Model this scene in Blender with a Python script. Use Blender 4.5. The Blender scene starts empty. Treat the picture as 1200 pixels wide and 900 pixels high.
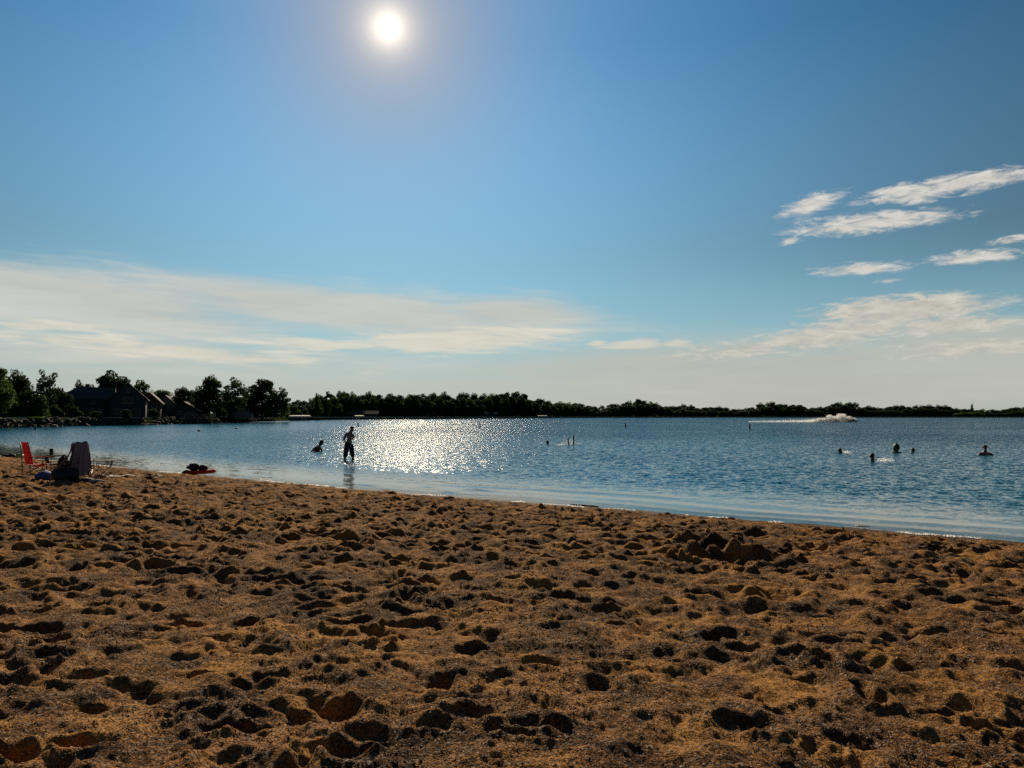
import bpy, bmesh, math, random
import numpy as np
from mathutils import Vector, Matrix

R = math.radians
rng = np.random.default_rng(7)
random.seed(7)
scene = bpy.context.scene
col = scene.collection

# ------------------------------------------------------------------ camera
FPX = 905.0                      # focal length in pixels of the 1200 x 900 photograph
CAM_H = 2.2                      # above the water
PITCH = math.atan(37.0 / FPX)
cam_d = bpy.data.cameras.new('camera')
cam_d.sensor_width = 36.0
cam_d.lens = 36.0 * FPX / 1200.0
cam_d.clip_start = 0.05
cam_d.clip_end = 20000
cam = bpy.data.objects.new('camera', cam_d)
col.objects.link(cam)
cam.location = (0, 0, CAM_H)
cam.rotation_euler = (math.pi / 2 + PITCH, 0, 0)
scene.camera = cam

# ------------------------------------------------------------------ render settings
scene.render.engine = 'CYCLES'
cy = scene.cycles
cy.use_denoising = False
cy.denoiser = 'OPENIMAGEDENOISE'
cy.denoising_input_passes = 'RGB_ALBEDO_NORMAL'
cy.denoising_prefilter = 'ACCURATE'
cy.max_bounces = 6
cy.diffuse_bounces = 1
cy.glossy_bounces = 2
cy.transmission_bounces = 4
cy.transparent_max_bounces = 12
cy.sample_clamp_indirect = 4.0
cy.sample_clamp_direct = 14.0
vs = scene.view_settings
vs.view_transform = 'Standard'
vs.look = 'None'
vs.gamma = 1.0
vs.use_curve_mapping = False
vs.exposure = 0.0

# ------------------------------------------------------------------ sky and sun
SUN_EL = R(26.83)
SUN_AZ = R(-9.27)                # from +Y, clockwise positive
SUN = Vector((math.sin(SUN_AZ) * math.cos(SUN_EL), math.cos(SUN_AZ) * math.cos(SUN_EL), math.sin(SUN_EL)))
sun_d = bpy.data.lights.new('sun', 'SUN')
sun_d.energy = 5.0
sun_d.angle = R(0.53)
sun_d.color = (1.0, 0.83, 0.58)
sun = bpy.data.objects.new('sun', sun_d)
col.objects.link(sun)
sun.rotation_euler = (-SUN).to_track_quat('-Z', 'Y').to_euler()
sun.location = (0, 0, 60)

world = bpy.data.worlds.new('World')
scene.world = world
world.use_nodes = True
wt = world.node_tree
wt.nodes.clear()


class NT:
    """small helper that writes node maths"""
    def __init__(self, tree):
        self.t = tree

    def n(self, kind, **kw):
        nd = self.t.nodes.new(kind)
        for k, v in kw.items():
            setattr(nd, k, v)
        return nd

    def put(self, sock, v):
        if isinstance(v, bpy.types.NodeSocket):
            self.t.links.new(v, sock)
        elif isinstance(v, (tuple, list)) and len(v) == 3 and sock.type == 'RGBA':
            sock.default_value = (*v, 1)
        else:
            sock.default_value = v

    def m(self, op, a, b=None, c=None, clamp=False):
        nd = self.n('ShaderNodeMath', operation=op, use_clamp=clamp)
        for i, v in enumerate((a, b, c)):
            if v is not None:
                self.put(nd.inputs[i], v)
        return nd.outputs[0]

    def v(self, op, a, b=None, scale=None):
        nd = self.n('ShaderNodeVectorMath', operation=op)
        self.put(nd.inputs[0], a)
        if b is not None:
            self.put(nd.inputs[1], b)
        if scale is not None:
            self.put(nd.inputs['Scale'], scale)
        return nd.outputs['Value' if op in ('DOT_PRODUCT', 'LENGTH') else 'Vector']

    def mix(self, f, a, b, blend='MIX'):
        nd = self.n('ShaderNodeMix', data_type='RGBA', blend_type=blend)
        self.put(nd.inputs['Factor'], f)
        self.put(nd.inputs['A'], a)
        self.put(nd.inputs['B'], b)
        return nd.outputs['Result']

    def ss(self, x, a, b, lo=0.0, hi=1.0):
        nd = self.n('ShaderNodeMapRange', interpolation_type='SMOOTHSTEP')
        self.put(nd.inputs[0], x)
        for i, v in enumerate((a, b, lo, hi)):
            self.put(nd.inputs[i + 1], v)
        return nd.outputs[0]

    def lin(self, x, a, b, lo=0.0, hi=1.0):
        nd = self.n('ShaderNodeMapRange')
        self.put(nd.inputs[0], x)
        for i, v in enumerate((a, b, lo, hi)):
            self.put(nd.inputs[i + 1], v)
        return nd.outputs[0]

    def noise(self, vec, scale, detail=3, rough=0.55, out=0, dist=0.0):
        nd = self.n('ShaderNodeTexNoise')
        self.put(nd.inputs['Vector'], vec)
        nd.inputs['Scale'].default_value = scale
        nd.inputs['Detail'].default_value = detail
        nd.inputs['Roughness'].default_value = rough
        nd.inputs['Distortion'].default_value = dist
        return nd.outputs[out]

    def comb(self, x, y, z=0.0):
        nd = self.n('ShaderNodeCombineXYZ')
        for i, v in enumerate((x, y, z)):
            self.put(nd.inputs[i], v)
        return nd.outputs[0]

    def sep(self, v):
        nd = self.n('ShaderNodeSeparateXYZ')
        self.put(nd.inputs[0], v)
        return nd.outputs


SKY_STRENGTH = 0.10
W = NT(wt)
sky = W.n('ShaderNodeTexSky', sky_type='NISHITA')
sky.sun_disc = False
sky.sun_elevation = SUN_EL
sky.sun_rotation = SUN_AZ
sky.altitude = 300
sky.air_density = 1.0
sky.dust_density = 0.6
sky.ozone_density = 2.0
dirv = W.n('ShaderNodeTexCoord').outputs['Generated']
dirn = W.v('NORMALIZE', dirv)
dx, dy, dz = W.sep(dirn)
az = W.m('MULTIPLY', W.m('ARCTAN2', dx, dy), 180 / math.pi)
el = W.m('MULTIPLY', W.m('ARCSINE', dz), 180 / math.pi)
cosg = W.v('DOT_PRODUCT', dirn, tuple(SUN))
ang = W.m('MULTIPLY', W.m('ARCCOSINE', W.m('MINIMUM', cosg, 0.9999999)), 180 / math.pi)   # degrees from the sun

K = 1.0 / SKY_STRENGTH            # the colours below are radiances; the Background multiplies by SKY_STRENGTH


def sky_rad(c):
    return (c[0] * K, c[1] * K, c[2] * K)


def ramp(x, stops):
    """linear interpolation of colours over x, stops = [(x, (r, g, b)), ...]"""
    out = sky_rad(stops[0][1])
    for (xa, ca), (xb, cb) in zip(stops[:-1], stops[1:]):
        out = W.mix(W.lin(x, xa, xb), out, sky_rad(cb))
    return out


clear = ramp(el, [(0, (0.45, 0.47, 0.42)), (2.4, (0.47, 0.535, 0.50)), (5.5, (0.37, 0.62, 0.69)), (9, (0.32, 0.66, 0.84)),
                  (15, (0.225, 0.54, 0.84)), (26, (0.085, 0.33, 0.66)), (45, (0.06, 0.21, 0.47)), (90, (0.04, 0.14, 0.36))])
fall = W.m('ADD', W.m('MULTIPLY', W.m('EXPONENT', W.m('MULTIPLY', W.m('POWER', W.m('DIVIDE', ang, 31.0), 1.5), -1.0)), 0.98), 0.12)
fall = W.m('ADD', W.m('MULTIPLY', W.m('SUBTRACT', fall, 1.0), W.ss(el, 0.5, 13, 0.12, 1.0)), 1.0)
fall = W.m('MULTIPLY', fall, W.ss(ang, 45, 120, 1.0, 0.45))
clear = W.v('SCALE', clear, scale=fall)
clear = W.mix(0.04, clear, sky.outputs['Color'])
# the bright milky air round the sun
aure = W.m('MULTIPLY', W.m('EXPONENT', W.m('MULTIPLY', W.m('POWER', W.m('DIVIDE', ang, 7.5), 1.3), -1.0)), 0.92)
clear = W.mix(aure, clear, sky_rad((0.36, 0.345, 0.34)))


# thin streaked clouds, laid out by bearing and height above the horizon
def px_dir(x, y):
    a = math.atan((x - 600) / FPX)
    return math.degrees(a), math.degrees(math.atan((487 - y) / FPX * math.cos(a)))


def px_deg(x):
    return math.degrees(math.cos(math.atan((x - 600) / FPX)) ** 2 / FPX)


azel = W.comb(az, el, 0.0)


def cloud_mask(spots, level=False):
    acc = None
    for cx, cy_, wx, wy, tilt, s in spots:
        a0, e0 = px_dir(cx, cy_)
        k = px_deg(cx) * 1.75
        if level:            # a line of equal height bends upwards away from the view axis
            tilt = tilt - math.degrees(math.atan(math.tan(R(e0)) * math.sin(R(a0))))
        mp = W.n('ShaderNodeMapping', vector_type='TEXTURE')
        W.put(mp.inputs['Vector'], azel)
        mp.inputs['Location'].default_value = (a0, e0, 0)
        mp.inputs['Rotation'].default_value = (0, 0, R(tilt))
        mp.inputs['Scale'].default_value = (wx * k, wy * k, 1)
        gr = W.n('ShaderNodeTexGradient', gradient_type='SPHERICAL')
        W.put(gr.inputs['Vector'], mp.outputs[0])
        g = gr.outputs['Fac'] if s == 1.0 else W.m('MULTIPLY', gr.outputs['Fac'], s)
        acc = g if acc is None else W.m('MAXIMUM', acc, g)
    return acc


def streak_noise(tilt, su, sv, detail, rough, dist=0.0, seed=0.0):
    c, sn = math.cos(R(tilt)), math.sin(R(tilt))
    u = W.m('ADD', W.m('MULTIPLY', az, c * su), W.m('MULTIPLY', el, sn * su))
    v = W.m('ADD', W.m('MULTIPLY', az, -sn * sv), W.m('MULTIPLY', el, c * sv))
    return W.noise(W.comb(u, v, seed), 1.0, detail, rough, dist=dist)


def lay(base, mask, nz, gain, lo, hi, alpha, colour, shade=0.25):
    d = W.m('ADD', mask, W.m('MULTIPLY', W.m('SUBTRACT', nz, 0.5), gain))
    d = W.m('MULTIPLY', W.m('MULTIPLY', W.ss(d, lo, hi), alpha), W.ss(mask, 0.02, 0.25))
    cc = W.mix(W.lin(nz, 0.35, 0.7), sky_rad(tuple(c * (1 - shade) for c in colour)), sky_rad(colour))
    return W.mix(d, base, cc)


soft = streak_noise(-2.0, 0.07, 0.32, 5, 0.5, 0.6, 3.0)
fine = streak_noise(-1.0, 0.16, 1.5, 7, 0.62, 0.5, 8.0)
crisp = streak_noise(0.0, 0.62, 2.2, 9, 0.68, 0.6, 15.0)
m1 = cloud_mask([(40, 346, 330, 42, -4, 1.25), (380, 360, 300, 28, -4, 1.15), (600, 366, 95, 20, -2, 1.2), (150, 415, 380, 34, 0, 0.75)])
veil = W.m('ADD', W.m('MULTIPLY', soft, 0.62), W.m('MULTIPLY', fine, 0.38))
final = lay(clear, m1, veil, 1.7, 0.16, 0.85, 0.88, (0.66, 0.66, 0.60), 0.20)
m2 = cloud_mask([(40, 381, 75, 7, 0, 1.0), (90, 398, 190, 9, -2, 0.8), (230, 415, 150, 9, -3, 1.0), (545, 398, 110, 15, 2, 1.1),
                 (380, 405, 140, 12, 0, 0.7), (742, 404, 40, 5, 2, 1.0), (795, 402, 22, 5, 0, 0.9), (700, 402, 12, 4, 0, 0.9)])
final = lay(final, m2, fine, 1.7, 0.24, 0.75, 0.85, (0.76, 0.72, 0.60), 0.15)
m4 = cloud_mask([(1010, 440, 330, 40, 1, 1.2), (800, 425, 220, 26, 3, 0.9), (1130, 400, 150, 26, 3, 1.0)])
final = lay(final, m4, veil, 1.0, 0.10, 0.80, 0.80, (0.55, 0.55, 0.49), 0.14)
m5 = cloud_mask([(1060, 363, 95, 17, 4, 1.3), (985, 390, 100, 16, 9, 1.1), (1110, 380, 90, 13, 3, 1.0), (1150, 407, 110, 12, 3, 0.9), (880, 408, 90, 11, 6, 0.8)], True)
final = lay(final, m5, crisp, 1.6, 0.20, 0.80, 0.95, (0.68, 0.65, 0.57), 0.30)
m3 = cloud_mask([(953, 238, 36, 10, 20, 1.2), (1035, 257, 80, 10, 5, 1.35), (990, 266, 60, 8, 3, 1.15), (1058, 219, 42, 6, 12, 1.0),
                 (1075, 227, 60, 9, 8, 1.2), (1140, 210, 85, 10, 9, 1.4), (928, 281, 14, 4, 14, 1.0), (1012, 314, 46, 7, 3, 1.25),
                 (1150, 299, 50, 8, 6, 1.25), (1190, 280, 30, 5, 10, 1.1), (1043, 328, 16, 3, 5, 0.8)], True)
final = lay(final, m3, crisp, 2.3, 0.22, 1.05, 0.95, (0.76, 0.73, 0.67), 0.30)
# the sun's own blown-out core and its glow
core = W.m('MULTIPLY', W.m('EXPONENT', W.m('MULTIPLY', W.m('POWER', W.m('DIVIDE', ang, 0.72), 1.0), -1.0)), 1.9)
final = W.v('ADD', final, W.v('SCALE', (1.0 * K, 0.86 * K, 0.62 * K), scale=core))
glow = W.m('MULTIPLY', W.m('EXPONENT', W.m('MULTIPLY', ang, -0.36)), 0.26)
final = W.v('ADD', final, W.v('SCALE', (1.0 * K, 0.86 * K, 0.78 * K), scale=glow))
bg = W.n('ShaderNodeBackground')
W.put(bg.inputs['Color'], final)
bg.inputs['Strength'].default_value = SKY_STRENGTH
wo = W.n('ShaderNodeOutputWorld')
wt.links.new(bg.outputs[0], wo.inputs['Surface'])
world.cycles.sampling_method = 'MANUAL'
world.cycles.sample_map_resolution = 512

# ------------------------------------------------------------------ helpers
def tag(o, label=None, cat=None, group=None, kind=None):
    if label:
        o['label'] = label
    if cat:
        o['category'] = cat
    if group:
        o['group'] = group
    if kind:
        o['kind'] = kind
    return o


def empty(name, loc, rz=0.0, sc=1.0):
    o = bpy.data.objects.new(name, None)
    o.empty_display_size = 0.2
    col.objects.link(o)
    o.location = loc
    o.rotation_euler = (0, 0, rz)
    o.scale = (sc, sc, sc) if not isinstance(sc, tuple) else sc
    return o


def copy_tree(o, parent=None):
    c = o.copy()
    col.objects.link(c)
    c.parent = parent
    for ch in list(o.children):
        copy_tree(ch, c)
    return c


def link_mesh(name, me, m, parent=None):
    o = bpy.data.objects.new(name, me)
    col.objects.link(o)
    if m is not None and len(me.materials) == 0:
        me.materials.append(m)
    if parent is not None:
        o.parent = parent
    return o


class MB:
    """collects shapes; build() links them as one mesh object"""
    def __init__(self):
        self.v = []
        self.f = []

    def add(self, vs_, fs):
        b = len(self.v)
        self.v += [tuple(p) for p in vs_]
        self.f += [tuple(i + b for i in f) for f in fs]
        return self

    def box(self, c, s, rz=0.0, rx=0.0, ry=0.0):
        mt = Matrix.Translation(c) @ Matrix.Rotation(rz, 4, 'Z') @ Matrix.Rotation(ry, 4, 'Y') @ Matrix.Rotation(rx, 4, 'X')
        p = [mt @ Vector((x * s[0] / 2, y * s[1] / 2, z * s[2] / 2)) for z in (-1, 1) for y in (-1, 1) for x in (-1, 1)]
        return self.add(p, [(0, 2, 3, 1), (4, 5, 7, 6), (0, 1, 5, 4), (2, 6, 7, 3), (0, 4, 6, 2), (1, 3, 7, 5)])

    def tube(self, pts, rad, n=8, cap=True):
        pts = [Vector(p) for p in pts]
        if not isinstance(rad, (list, tuple)):
            rad = [rad] * len(pts)
        rings = []
        up = None
        for i, p in enumerate(pts):
            t = (pts[min(i + 1, len(pts) - 1)] - pts[max(i - 1, 0)]).normalized()
            if up is None:
                up = t.orthogonal().normalized()
            up = (up - t * up.dot(t))
            up = up.normalized() if up.length > 1e-6 else t.orthogonal().normalized()
            sd = t.cross(up)
            rings.append([p + (up * math.cos(a) + sd * math.sin(a)) * rad[i] for a in [2 * math.pi * k / n for k in range(n)]])
        vs_ = [q for r in rings for q in r]
        fs = []
        for i in range(len(pts) - 1):
            for k in range(n):
                fs.append((i * n + k, i * n + (k + 1) % n, (i + 1) * n + (k + 1) % n, (i + 1) * n + k))
        if cap:
            fs.append(tuple(reversed(range(n))))
            fs.append(tuple((len(pts) - 1) * n + k for k in range(n)))
        return self.add(vs_, fs)

    def blob(self, c, s, seed=0, rough=0.15, nu=12, nv=8, rz=0.0):
        rr = random.Random(seed)
        ph = [(rr.uniform(0, 6.28), rr.uniform(0, 6.28), rr.uniform(1, 3.2), rr.uniform(1, 3.2)) for _ in range(4)]
        vs_ = []
        for j in range(nv + 1):
            la = math.pi * j / nv - math.pi / 2
            for i in range(nu):
                lo = 2 * math.pi * i / nu
                k = 1 + rough * sum(math.sin(a + lo * round(fa)) * math.cos(b + la * fb) for a, b, fa, fb in ph) / 2
                x, y, z = math.cos(la) * math.cos(lo) * s[0] * k, math.cos(la) * math.sin(lo) * s[1] * k, math.sin(la) * s[2] * k
                vs_.append((c[0] + x * math.cos(rz) - y * math.sin(rz), c[1] + x * math.sin(rz) + y * math.cos(rz), c[2] + z))
        fs = [(j * nu + i, j * nu + (i + 1) % nu, (j + 1) * nu + (i + 1) % nu, (j + 1) * nu + i) for j in range(nv) for i in range(nu)]
        return self.add(vs_, fs)

    def sheet(self, fn, nu, nv, thick=0.0):
        """fn(u, v) -> point; a two-sided cloth of the given thickness"""
        g = [[Vector(fn(i / nu, j / nv)) for i in range(nu + 1)] for j in range(nv + 1)]
        top, bot = [], []
        for j in range(nv + 1):
            for i in range(nu + 1):
                du = g[j][min(i + 1, nu)] - g[j][max(i - 1, 0)]
                dv = g[min(j + 1, nv)][i] - g[max(j - 1, 0)][i]
                n = du.cross(dv)
                n = n.normalized() if n.length > 1e-9 else Vector((0, 0, 1))
                top.append(g[j][i] + n * thick / 2)
                bot.append(g[j][i] - n * thick / 2)
        w = nu + 1
        N = len(top)
        fs = []
        for j in range(nv):
            for i in range(nu):
                a, b, c, d = j * w + i, j * w + i + 1, (j + 1) * w + i + 1, (j + 1) * w + i
                fs.append((a, b, c, d))
                fs.append((N + d, N + c, N + b, N + a))
        for i in range(nu):
            fs.append((i + 1, i, N + i, N + i + 1))
            k = nv * w + i
            fs.append((k, k + 1, N + k + 1, N + k))
        for j in range(nv):
            a, b = j * w, (j + 1) * w
            fs.append((a, b, N + b, N + a))
            a, b = j * w + nu, (j + 1) * w + nu
            fs.append((b, a, N + a, N + b))
        return self.add(top + bot, fs)

    def mesh(self, name, smooth=False):
        me = bpy.data.meshes.new(name)
        me.from_pydata(self.v, [], self.f)
        if smooth:
            me.polygons.foreach_set('use_smooth', [True] * len(me.polygons))
        me.update()
        return me

    def build(self, name, m, parent=None, smooth=False):
        return link_mesh(name, self.mesh(name, smooth), m, parent)


def grid_mesh(name, V, F, smooth=True):
    """V (n,3), F (k,4) numpy -> mesh, quickly"""
    me = bpy.data.meshes.new(name)
    me.vertices.add(len(V))
    me.vertices.foreach_set('co', np.ascontiguousarray(V, dtype=np.float32).ravel())
    k = F.shape[1]
    me.loops.add(F.size)
    me.loops.foreach_set('vertex_index', np.ascontiguousarray(F, dtype=np.int32).ravel())
    me.polygons.add(len(F))
    me.polygons.foreach_set('loop_start', np.arange(0, F.size, k, dtype=np.int32))
    me.polygons.foreach_set('loop_total', np.full(len(F), k, dtype=np.int32))
    me.polygons.foreach_set('use_smooth', np.full(len(F), smooth, dtype=bool))
    me.update(calc_edges=True)
    me.validate()
    return me


def hash2(ix, iy, seed):
    h = (ix.astype(np.int64) * 374761393 + iy.astype(np.int64) * 668265263 + seed * 974711) & 0xFFFFFFFF
    h = ((h ^ (h >> 13)) * 1274126177) & 0xFFFFFFFF
    h = (h ^ (h >> 16)) & 0xFFFFFF
    return h / float(0xFFFFFF)


def vnoise(x, y, seed=0):
    """smooth value noise, about -1..1"""
    ix, iy = np.floor(x), np.floor(y)
    fx, fy = x - ix, y - iy
    fx = fx * fx * fx * (fx * (fx * 6 - 15) + 10)
    fy = fy * fy * fy * (fy * (fy * 6 - 15) + 10)
    ix, iy = ix.astype(np.int64), iy.astype(np.int64)
    a, b = hash2(ix, iy, seed), hash2(ix + 1, iy, seed)
    c, d = hash2(ix, iy + 1, seed), hash2(ix + 1, iy + 1, seed)
    return ((a * (1 - fx) + b * fx) * (1 - fy) + (c * (1 - fx) + d * fx) * fy) * 2 - 1


def sstep(x, a, b):
    t = np.clip((x - a) / (b - a), 0, 1)
    return t * t * (3 - 2 * t)


# ------------------------------------------------------------------ materials
MATS = {}


def pmat(name, colour, rough=0.7, var=0.25, scale=8.0, metal=0.0, bump=0.0, bscale=40.0, trans=0.0, spec=0.5, colour2=None, coord='Object'):
    """principled material with a noise-broken colour"""
    if name in MATS:
        return MATS[name]
    m = bpy.data.materials.new(name)
    m.use_nodes = True
    t = m.node_tree
    t.nodes.clear()
    N = NT(t)
    p = N.n('ShaderNodeBsdfPrincipled')
    out = N.n('ShaderNodeOutputMaterial')
    co = N.n('ShaderNodeTexCoord').outputs[coord]
    nz = N.noise(co, scale, 4, 0.6)
    c2 = colour2 or tuple(c * (1 - var) for c in colour)
    N.put(p.inputs['Base Color'], N.mix(N.lin(nz, 0.3, 0.7), c2, colour))
    N.put(p.inputs['Roughness'], N.lin(N.noise(co, scale * 3, 2), 0.3, 0.7, max(rough - 0.1, 0.02), min(rough + 0.1, 1)))
    p.inputs['Metallic'].default_value = metal
    p.inputs['Specular IOR Level'].default_value = spec
    if bump:
        bn = N.n('ShaderNodeBump')
        bn.inputs['Strength'].default_value = bump
        bn.inputs['Distance'].default_value = 0.02
        N.put(bn.inputs['Height'], N.noise(co, bscale, 4, 0.6))
        N.put(p.inputs['Normal'], bn.outputs[0])
    sh = p.outputs[0]
    if trans:
        tr = N.n('ShaderNodeBsdfTranslucent')
        N.put(tr.inputs['Color'], tuple(min(c * 1.6, 1) for c in colour))
        mx = N.n('ShaderNodeMixShader')
        mx.inputs[0].default_value = trans
        t.links.new(sh, mx.inputs[1])
        t.links.new(tr.outputs[0], mx.inputs[2])
        sh = mx.outputs[0]
    t.links.new(sh, out.inputs['Surface'])
    MATS[name] = m
    return m


# ------------------------------------------------------------------ lie of the land
SH = [(-200, 175.0), (-100, 103.0), (-60, 70.5), (-28.7, 43.3), (-16.7, 33.0), (-8.8, 26.5), (-3.4, 22.3), (1.7, 18.8), (5.4, 16.2), (8.9, 13.45),
      (20, 4.5), (60, -28), (200, -140)]
SHX = np.array([p[0] for p in SH]); SHY = np.array([p[1] for p in SH])
_xs = np.linspace(-200, 200, 4001)
_ys = np.interp(_xs, SHX, SHY)
_k = np.hanning(31); _k /= _k.sum()
_ys = np.convolve(np.pad(_ys, 15, mode='edge'), _k, mode='valid')


def shore_d(x, y):
    """metres inland of the beach's water line (negative over the lake)"""
    return (np.interp(x, _xs, _ys) - y) * 0.78


def beach_base(x, y):
    d = shore_d(x, y)
    z = np.where(d > 0, 0.64 * np.tanh(d / 8.2), np.maximum(d * 0.06, -2.0))
    return z + 0.05 * vnoise(x * 0.23, y * 0.23, 5) * sstep(d, 0.5, 5)


def ray(px, py):
    v = Vector(((px - 600) / FPX, 1.0, (450 - py) / FPX))
    c, s = math.cos(PITCH), math.sin(PITCH)
    return Vector((v.x, v.y * c - v.z * s, v.y * s + v.z * c))


def on_water(px, py, z=0.0):
    r = ray(px, py)
    t = (z - CAM_H) / r.z
    return Vector((r.x * t, r.y * t, z))


def on_sand(px, py):
    r = ray(px, py)
    t = 1.0
    for _ in range(4000):
        p = r * t
        if CAM_H + p.z <= float(beach_base(np.array([p.x]), np.array([p.y]))[0]):
            break
        t += 0.02
    p = r * t
    return Vector((p.x, p.y, CAM_H + p.z))


def at_depth(px, py, y):
    r = ray(px, py)
    t = y / r.y
    return Vector((r.x * t, y, CAM_H + r.z * t))

# ------------------------------------------------------------------ beach
r_near = np.array([0.25, 0.6, 1.0, 1.4, 1.8, 2.1])
R0, R1, DR = 2.4, 78.0, 0.0040
n_r = int(math.log(R1 / R0) / DR)
r_rows = np.concatenate([r_near, R0 * np.exp(np.arange(n_r + 1) * DR)])
TH0, TH1, DT = R(-45), R(45), R(0.115)
n_t = int((TH1 - TH0) / DT)
th_f = TH0 + np.arange(n_t + 1) * DT
th_c = np.linspace(TH1, TH0 + 2 * math.pi, 42)[1:-1]
th_all = np.concatenate([th_f, th_c])
RR, TT = np.meshgrid(r_rows, th_all, indexing='ij')
BX, BY = RR * np.sin(TT), RR * np.cos(TT)
BD = shore_d(BX, BY)
BZ = beach_base(BX, BY)
amp = 0.18 + 0.82 * sstep(BD, 0.3, 2.8)
amp = np.where(BD < 0, 0.12, amp)
wx = BX + 0.12 * vnoise(BX * 2.3, BY * 2.3, 31)
wy = BY + 0.12 * vnoise(BX * 2.3, BY * 2.3, 32)
calmer = np.clip(RR / 9.0, 0.75, 2.0)        # close prints are modelled one by one, farther off the relief carries them
relief = (0.042 * vnoise(wx * 0.8, wy * 0.8, 1) + 0.026 * (0.5 - np.abs(vnoise(wx * 1.9, wy * 1.9, 2)))
          + calmer * 0.016 * vnoise(wx * 3.6, wy * 3.6, 3) + calmer * 0.017 * vnoise(wx * 2.4 + wy * 0.5, wy * 7.5 - wx * 1.0, 21) + calmer * 0.013 * (0.5 - np.abs(vnoise(wx * 5.0, wy * 8.5, 4)))
          + calmer * 0.010 * vnoise(wx * 14, wy * 14, 6) + 0.005 * vnoise(BX * 34, BY * 34, 8) * np.clip(8 / RR, 0.2, 1)
          + 0.003 * vnoise(BX * 70, BY * 70, 9) * np.clip(5 / RR, 0, 1))
rough_patch = sstep(vnoise(BX * 1.1, BY * 1.1, 12) + 0.4 * vnoise(BX * 3, BY * 3, 13), -0.1, 0.5)
relief += (0.35 + 0.65 * rough_patch) * (0.014 * vnoise(wx * 11, wy * 11, 14) + 0.010 * vnoise(wx * 23, wy * 23, 15))
BZ += relief * amp
nn = len(r_near)


def stamp(x, y, rad, fn):
    r = math.hypot(x, y)
    th = math.atan2(x, y)
    i0 = nn + int(math.log(max(r - rad, R0) / R0) / DR)
    i1 = nn + int(math.log(max(r + rad, R0 * 1.01) / R0) / DR) + 2
    w = rad / max(r, 0.5)
    j0 = int((th - w - TH0) / DT)
    j1 = int((th + w - TH0) / DT) + 2
    j0, j1 = max(j0, 0), min(j1, n_t + 1)
    if j1 <= j0 or i1 <= i0:
        return
    sl = (slice(i0, min(i1, len(r_rows))), slice(j0, j1))
    BZ[sl] += fn(BX[sl] - x, BY[sl] - y)


def footprint(a, b, h, ang_, rim=0.35, soft=0.60):
    c, s = math.cos(ang_), math.sin(ang_)

    def fn(dx_, dy_):
        u = dx_ * c + dy_ * s
        v = -dx_ * s + dy_ * c
        v = v + 0.25 * b * np.sin(u / a * 2.2)
        q = np.sqrt((u / a) ** 2 + (v / (b * (1 + 0.25 * np.tanh(u / a)))) ** 2 + 1e-9)
        q = q * (1 + 0.16 * vnoise(dx_ * 11 + a * 90, dy_ * 11 + h * 900, 17))
        return -h * (1 - sstep(q, soft, 1.06)) + rim * h * np.exp(-((q - 1.28) / 0.24) ** 2)
    return fn


def dent(a, b, h, ang_, rim=0.4):
    """soft hollow with a pushed-up rim"""
    c, s_ = math.cos(ang_), math.sin(ang_)
    e1, e2 = random.uniform(0, 60), random.uniform(0, 60)

    def fn(dx_, dy_):
        u = dx_ * c + dy_ * s_
        v = -dx_ * s_ + dy_ * c
        q2 = (u / a) ** 2 + (v / b) ** 2
        q2 = q2 * (1 + 0.35 * vnoise(dx_ * 8 + e1, dy_ * 8 + e2, 19))
        return -h * np.exp(-q2 * 1.25) + rim * h * np.exp(-((np.sqrt(q2 + 1e-9) - 1.45) / 0.42) ** 2)
    return fn


def foot(x, y, ang_, deep, side):
    """one print: ball and heel pressed in, sand pushed up behind"""
    c, s_ = math.cos(ang_), math.sin(ang_)
    for u, v, a_, b_, k in ((0.065, 0.012 * side, 0.095, 0.060, 1.0), (-0.085, 0.0, 0.070, 0.050, 0.9), (-0.01, 0.018 * side, 0.075, 0.040, 0.35)):
        stamp(x + u * c - v * s_, y + u * s_ + v * c, 0.24, dent(a_ * 1.12, b_ * 1.18, deep * k * 1.08, ang_, 0.32))


def open_sand(x, y):
    return float(shore_d(np.array([x]), np.array([y]))[0]) > 0.7


# people's tracks
for _ in range(300):
    r_, t_ = math.sqrt(random.uniform(2.5 ** 2, 44 ** 2)), random.uniform(TH0, TH1)
    x, y = r_ * math.sin(t_), r_ * math.cos(t_)
    h_ = random.uniform(0, 2 * math.pi)
    step_, deep = random.uniform(0.50, 0.72), random.uniform(0.035, 0.070)
    for k in range(random.randint(6, 13)):
        if open_sand(x, y):
            sd_ = 1 if k % 2 else -1
            foot(x - math.sin(h_) * 0.09 * sd_, y + math.cos(h_) * 0.09 * sd_, h_ + 0.12 * sd_ + random.gauss(0, 0.08), deep * random.uniform(0.75, 1.2), sd_)
        x += math.cos(h_) * step_
        y += math.sin(h_) * step_
        h_ += random.gauss(0, 0.10)
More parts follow.
